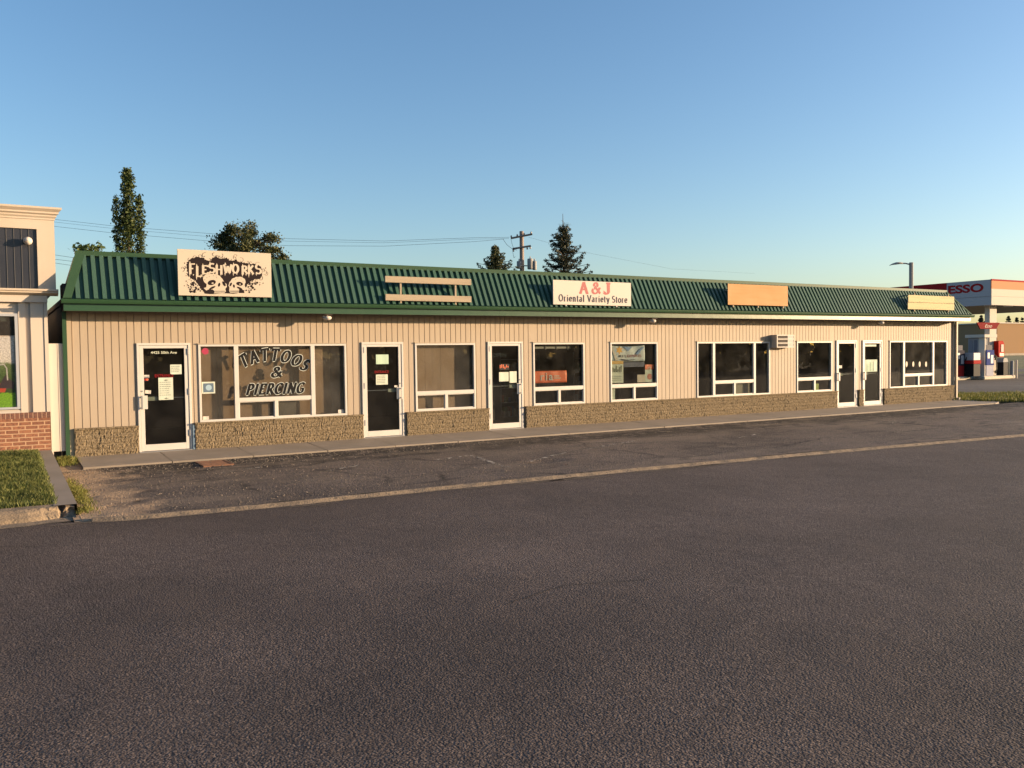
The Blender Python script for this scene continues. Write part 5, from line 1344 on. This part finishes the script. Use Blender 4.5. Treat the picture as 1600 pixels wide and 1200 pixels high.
for (a, b_) in ((52.3,11.9),(54.6,12.0),(52.6,15)): MB().lathe((a+.1, b_-.1, cz0+.06), [(.28,0),(.28,-.05),(.2,-.07)], 14).build('canopy_light', M['lampon'], gs)
def island(x0, x1, y0, y1, label):
    g = MB(); g.box(x0, x1, y0, y1, -.02, .2); o = g.build('pump_island', M['curb'] if 0 else mat('island_concrete', (.62,.54,.42), .8, var=(4,(.5,.42,.3),.7)), bevel=.05)
    tag(o, label, 'island', 'pump islands')
island(50.35, 53.7, 10.85, 12.4, 'raised concrete pump island under the right canopy column'); island(47.2, 50.0, 11.4, 12.4, 'raised concrete pump island left of the grey kiosk, partly behind the strip mall')
# kiosk
e = empty('pump_kiosk', (50.6, 11.6, 0), 'grey metal service kiosk with flat white roof beside the blue pump', 'kiosk')
kg = mat('kiosk_grey_shaded', (.30,.30,.32), .8, spec=.1)  # grey taken darker to stand in for shade on the kiosk
MB().box(50.6, 51.55, 11.36, 12.0, 0, 2.5).build('cabinet', kg, e, bevel=.01)
MB().box(50.582, 50.599, 11.44, 11.62, .2, 2.35).build('door', mat('kiosk_door', (.16,.16,.19), .7, spec=.1), e)
MB().box(50.582, 50.599, 11.70, 11.94, .2, 2.35).build('door', mat('kiosk_panel', (.22,.22,.25), .7, spec=.1), e)
MB().box(50.60, 50.70, 10.98, 11.35, .2, 2.5).build('corner_post', M['canw'], e)
MB().box(50.56, 50.581, 11.62, 11.68, 1.0, 1.2).build('handle', M['black'], e)
MB().box(50.45, 51.75, 10.9, 12.1, 2.5, 2.68).build('roof', M['canw'], e)
def pump(x, y, label, body, lower):
    e = empty('fuel_pump', (x, y, .2), label, 'fuel pump', 'fuel pumps')
    MB().box(x, x+.78, y, y+.36, .2, .85).build('base_cabinet', lower, e, bevel=.015)
    MB().box(x-.03, x+.80, y-.02, y+.37, .85, 1.75).build('body', body, e, bevel=.02)
    MB().box(x+.08, x+.30, y-.035, y-.021, 1.25, 1.60).build('display', M['can_grey'], e)
    MB().box(x+.42, x+.68, y-.035, y-.021, .95, 1.45).build('sign_plate', M['can_grey'], e)
    MB().box(x+.05, x+.7, y+.05, y+.32, 1.75, 2.05).build('top_sign', mat('pump_top', (.10,.10,.12), .7, spec=.1), e)
    for s_ in (0, 1):
        q = x+.9+.05*s_
        MB().tube([(q,y+.1,1.55),(q+.12,y,1.2),(q+.14,y-.02,.6),(q+.02,y,.35),(q-.1,y-.04,.5)], .022, 6).build('hose', M['rubber'], e)
    MB().tube([(x+.86,y-.03,1.15),(x+.92,y-.06,1.3),(x+.95,y-.04,1.4)], .04, 6).build('nozzle', M['black'], e)
pump(50.72, 10.95, 'blue and white fuel pump between the grey kiosk and the canopy column', M['pumpblue'], mat('pump_lower_white_shaded', (.40,.40,.46), .8, spec=.1))  # lower white darkened in place of the shade on the pump
pump(48.6, 11.5, 'dark fuel pump with red band, partly hidden behind the right corner of the mall', mat('pump_dark', (.03,.03,.05), .8, spec=.1), M['canr'])
e = empty('snack_freezer', (49.85, 11.3, .2), 'black low cabinet with red and white panels left of the grey kiosk', 'cabinet')
MB().box(49.5, 50.2, 11.0, 11.6, .2, .95).build('cabinet', M['black'], e, bevel=.02)
MB().box(49.47, 50.22, 10.97, 11.62, .952, 1.15).build('red_panel', M['canr'], e); MB().box(49.5, 50.2, 11.0, 11.6, 1.152, 1.6).build('white_panel', M['can_grey'], e, bevel=.02)
e = empty('red_column_box', (53.1, 11.55, 1.3), 'red rounded box with a white panel fixed to the lit canopy column', 'box')
g = MB(); pr = [(52.75,1.45),(52.85,1.30),(53.2,1.30),(53.4,1.5),(53.4,2.1),(53.25,2.3),(52.75,2.3)]
g.prism(pr, 'y', 11.38, 11.66); g.build('housing', mat('box_red', (.42,.02,.012), .8, spec=.1), e, bevel=.01)
MB().box(53.0, 53.28, 11.355, 11.379, 1.62, 2.08).build('white_panel', M['canw'], e); MB().box(52.85, 53.3, 11.36, 11.379, 1.36, 1.55).build('orange_panel', M['orange'], e)
e = empty('hanging_sign', (51.5, 11.5, 3.0), 'red trapezoid sign with white script hanging across the canopy column', 'sign')
g = MB(); g.prism([(50.32,3.40),(52.75,3.40),(52.35,3.02),(50.68,3.02)], 'y', 11.30, 11.36); g.build('board', mat('script_sign_red', (.20,.012,.014), .8, spec=.05), e)
sans('Esso', 51.15, 3.10, .2, 11.297, M['canw'], parent=e, width=.75, shear=.4)
MB().box(51.4, 51.5, 11.37, 11.75, 3.35, 3.39).build('bracket', M['grey'], e)
e = empty('litter_bin', (52.95, 11.3, .2), 'black square litter bin with a grey hood beside the canopy column', 'bin')
MB().box(52.62, 53.2, 11.0, 11.45, .2, 1.0).build('body', M['black'], e, bevel=.02)
g = MB(); g.prism([(52.62,1.0),(53.2,1.0),(53.05,1.25),(52.72,1.25)], 'y', 11.02, 11.43); g.build('hood', M['galv'], e)
for x, lb, h, w_ in ((53.45,'thick grey bollard right of the litter bin',1.1,.11),(53.95,'slim pale bollard at the right end of the pump island',1.15,.07)):
    g = MB(); g.lathe((x, 10.95, -.02), [(w_,0),(w_,h-.05),(w_*.7,h)], 12); tag(g.build('bollard', M['galv'] if w_ > .1 else M['canw'], smooth=False), lb, 'bollard', 'bollards at the filling station')
# far big building and distant strips
bb = empty('big_box_store', (240, 120, 0), 'big flat-roofed tan building far behind the filling station', 'building')
MB().box(214, 330, 103, 160, -.3, 8.0).build('wall', mat('tan_block_wall', (.31,.20,.115), .9, spec=.05, streak=((.3,.3,.05),(.34,.2,.09),.5)), bb)
MB().box(213.7, 330.3, 102.7, 160.3, 8.0, 8.25).build('parapet_cap', M['canw'], bb)
MB().box(213.8, 330, 102.8, 102.99, -.2, .5).build('plinth', M['concrete'], bb)
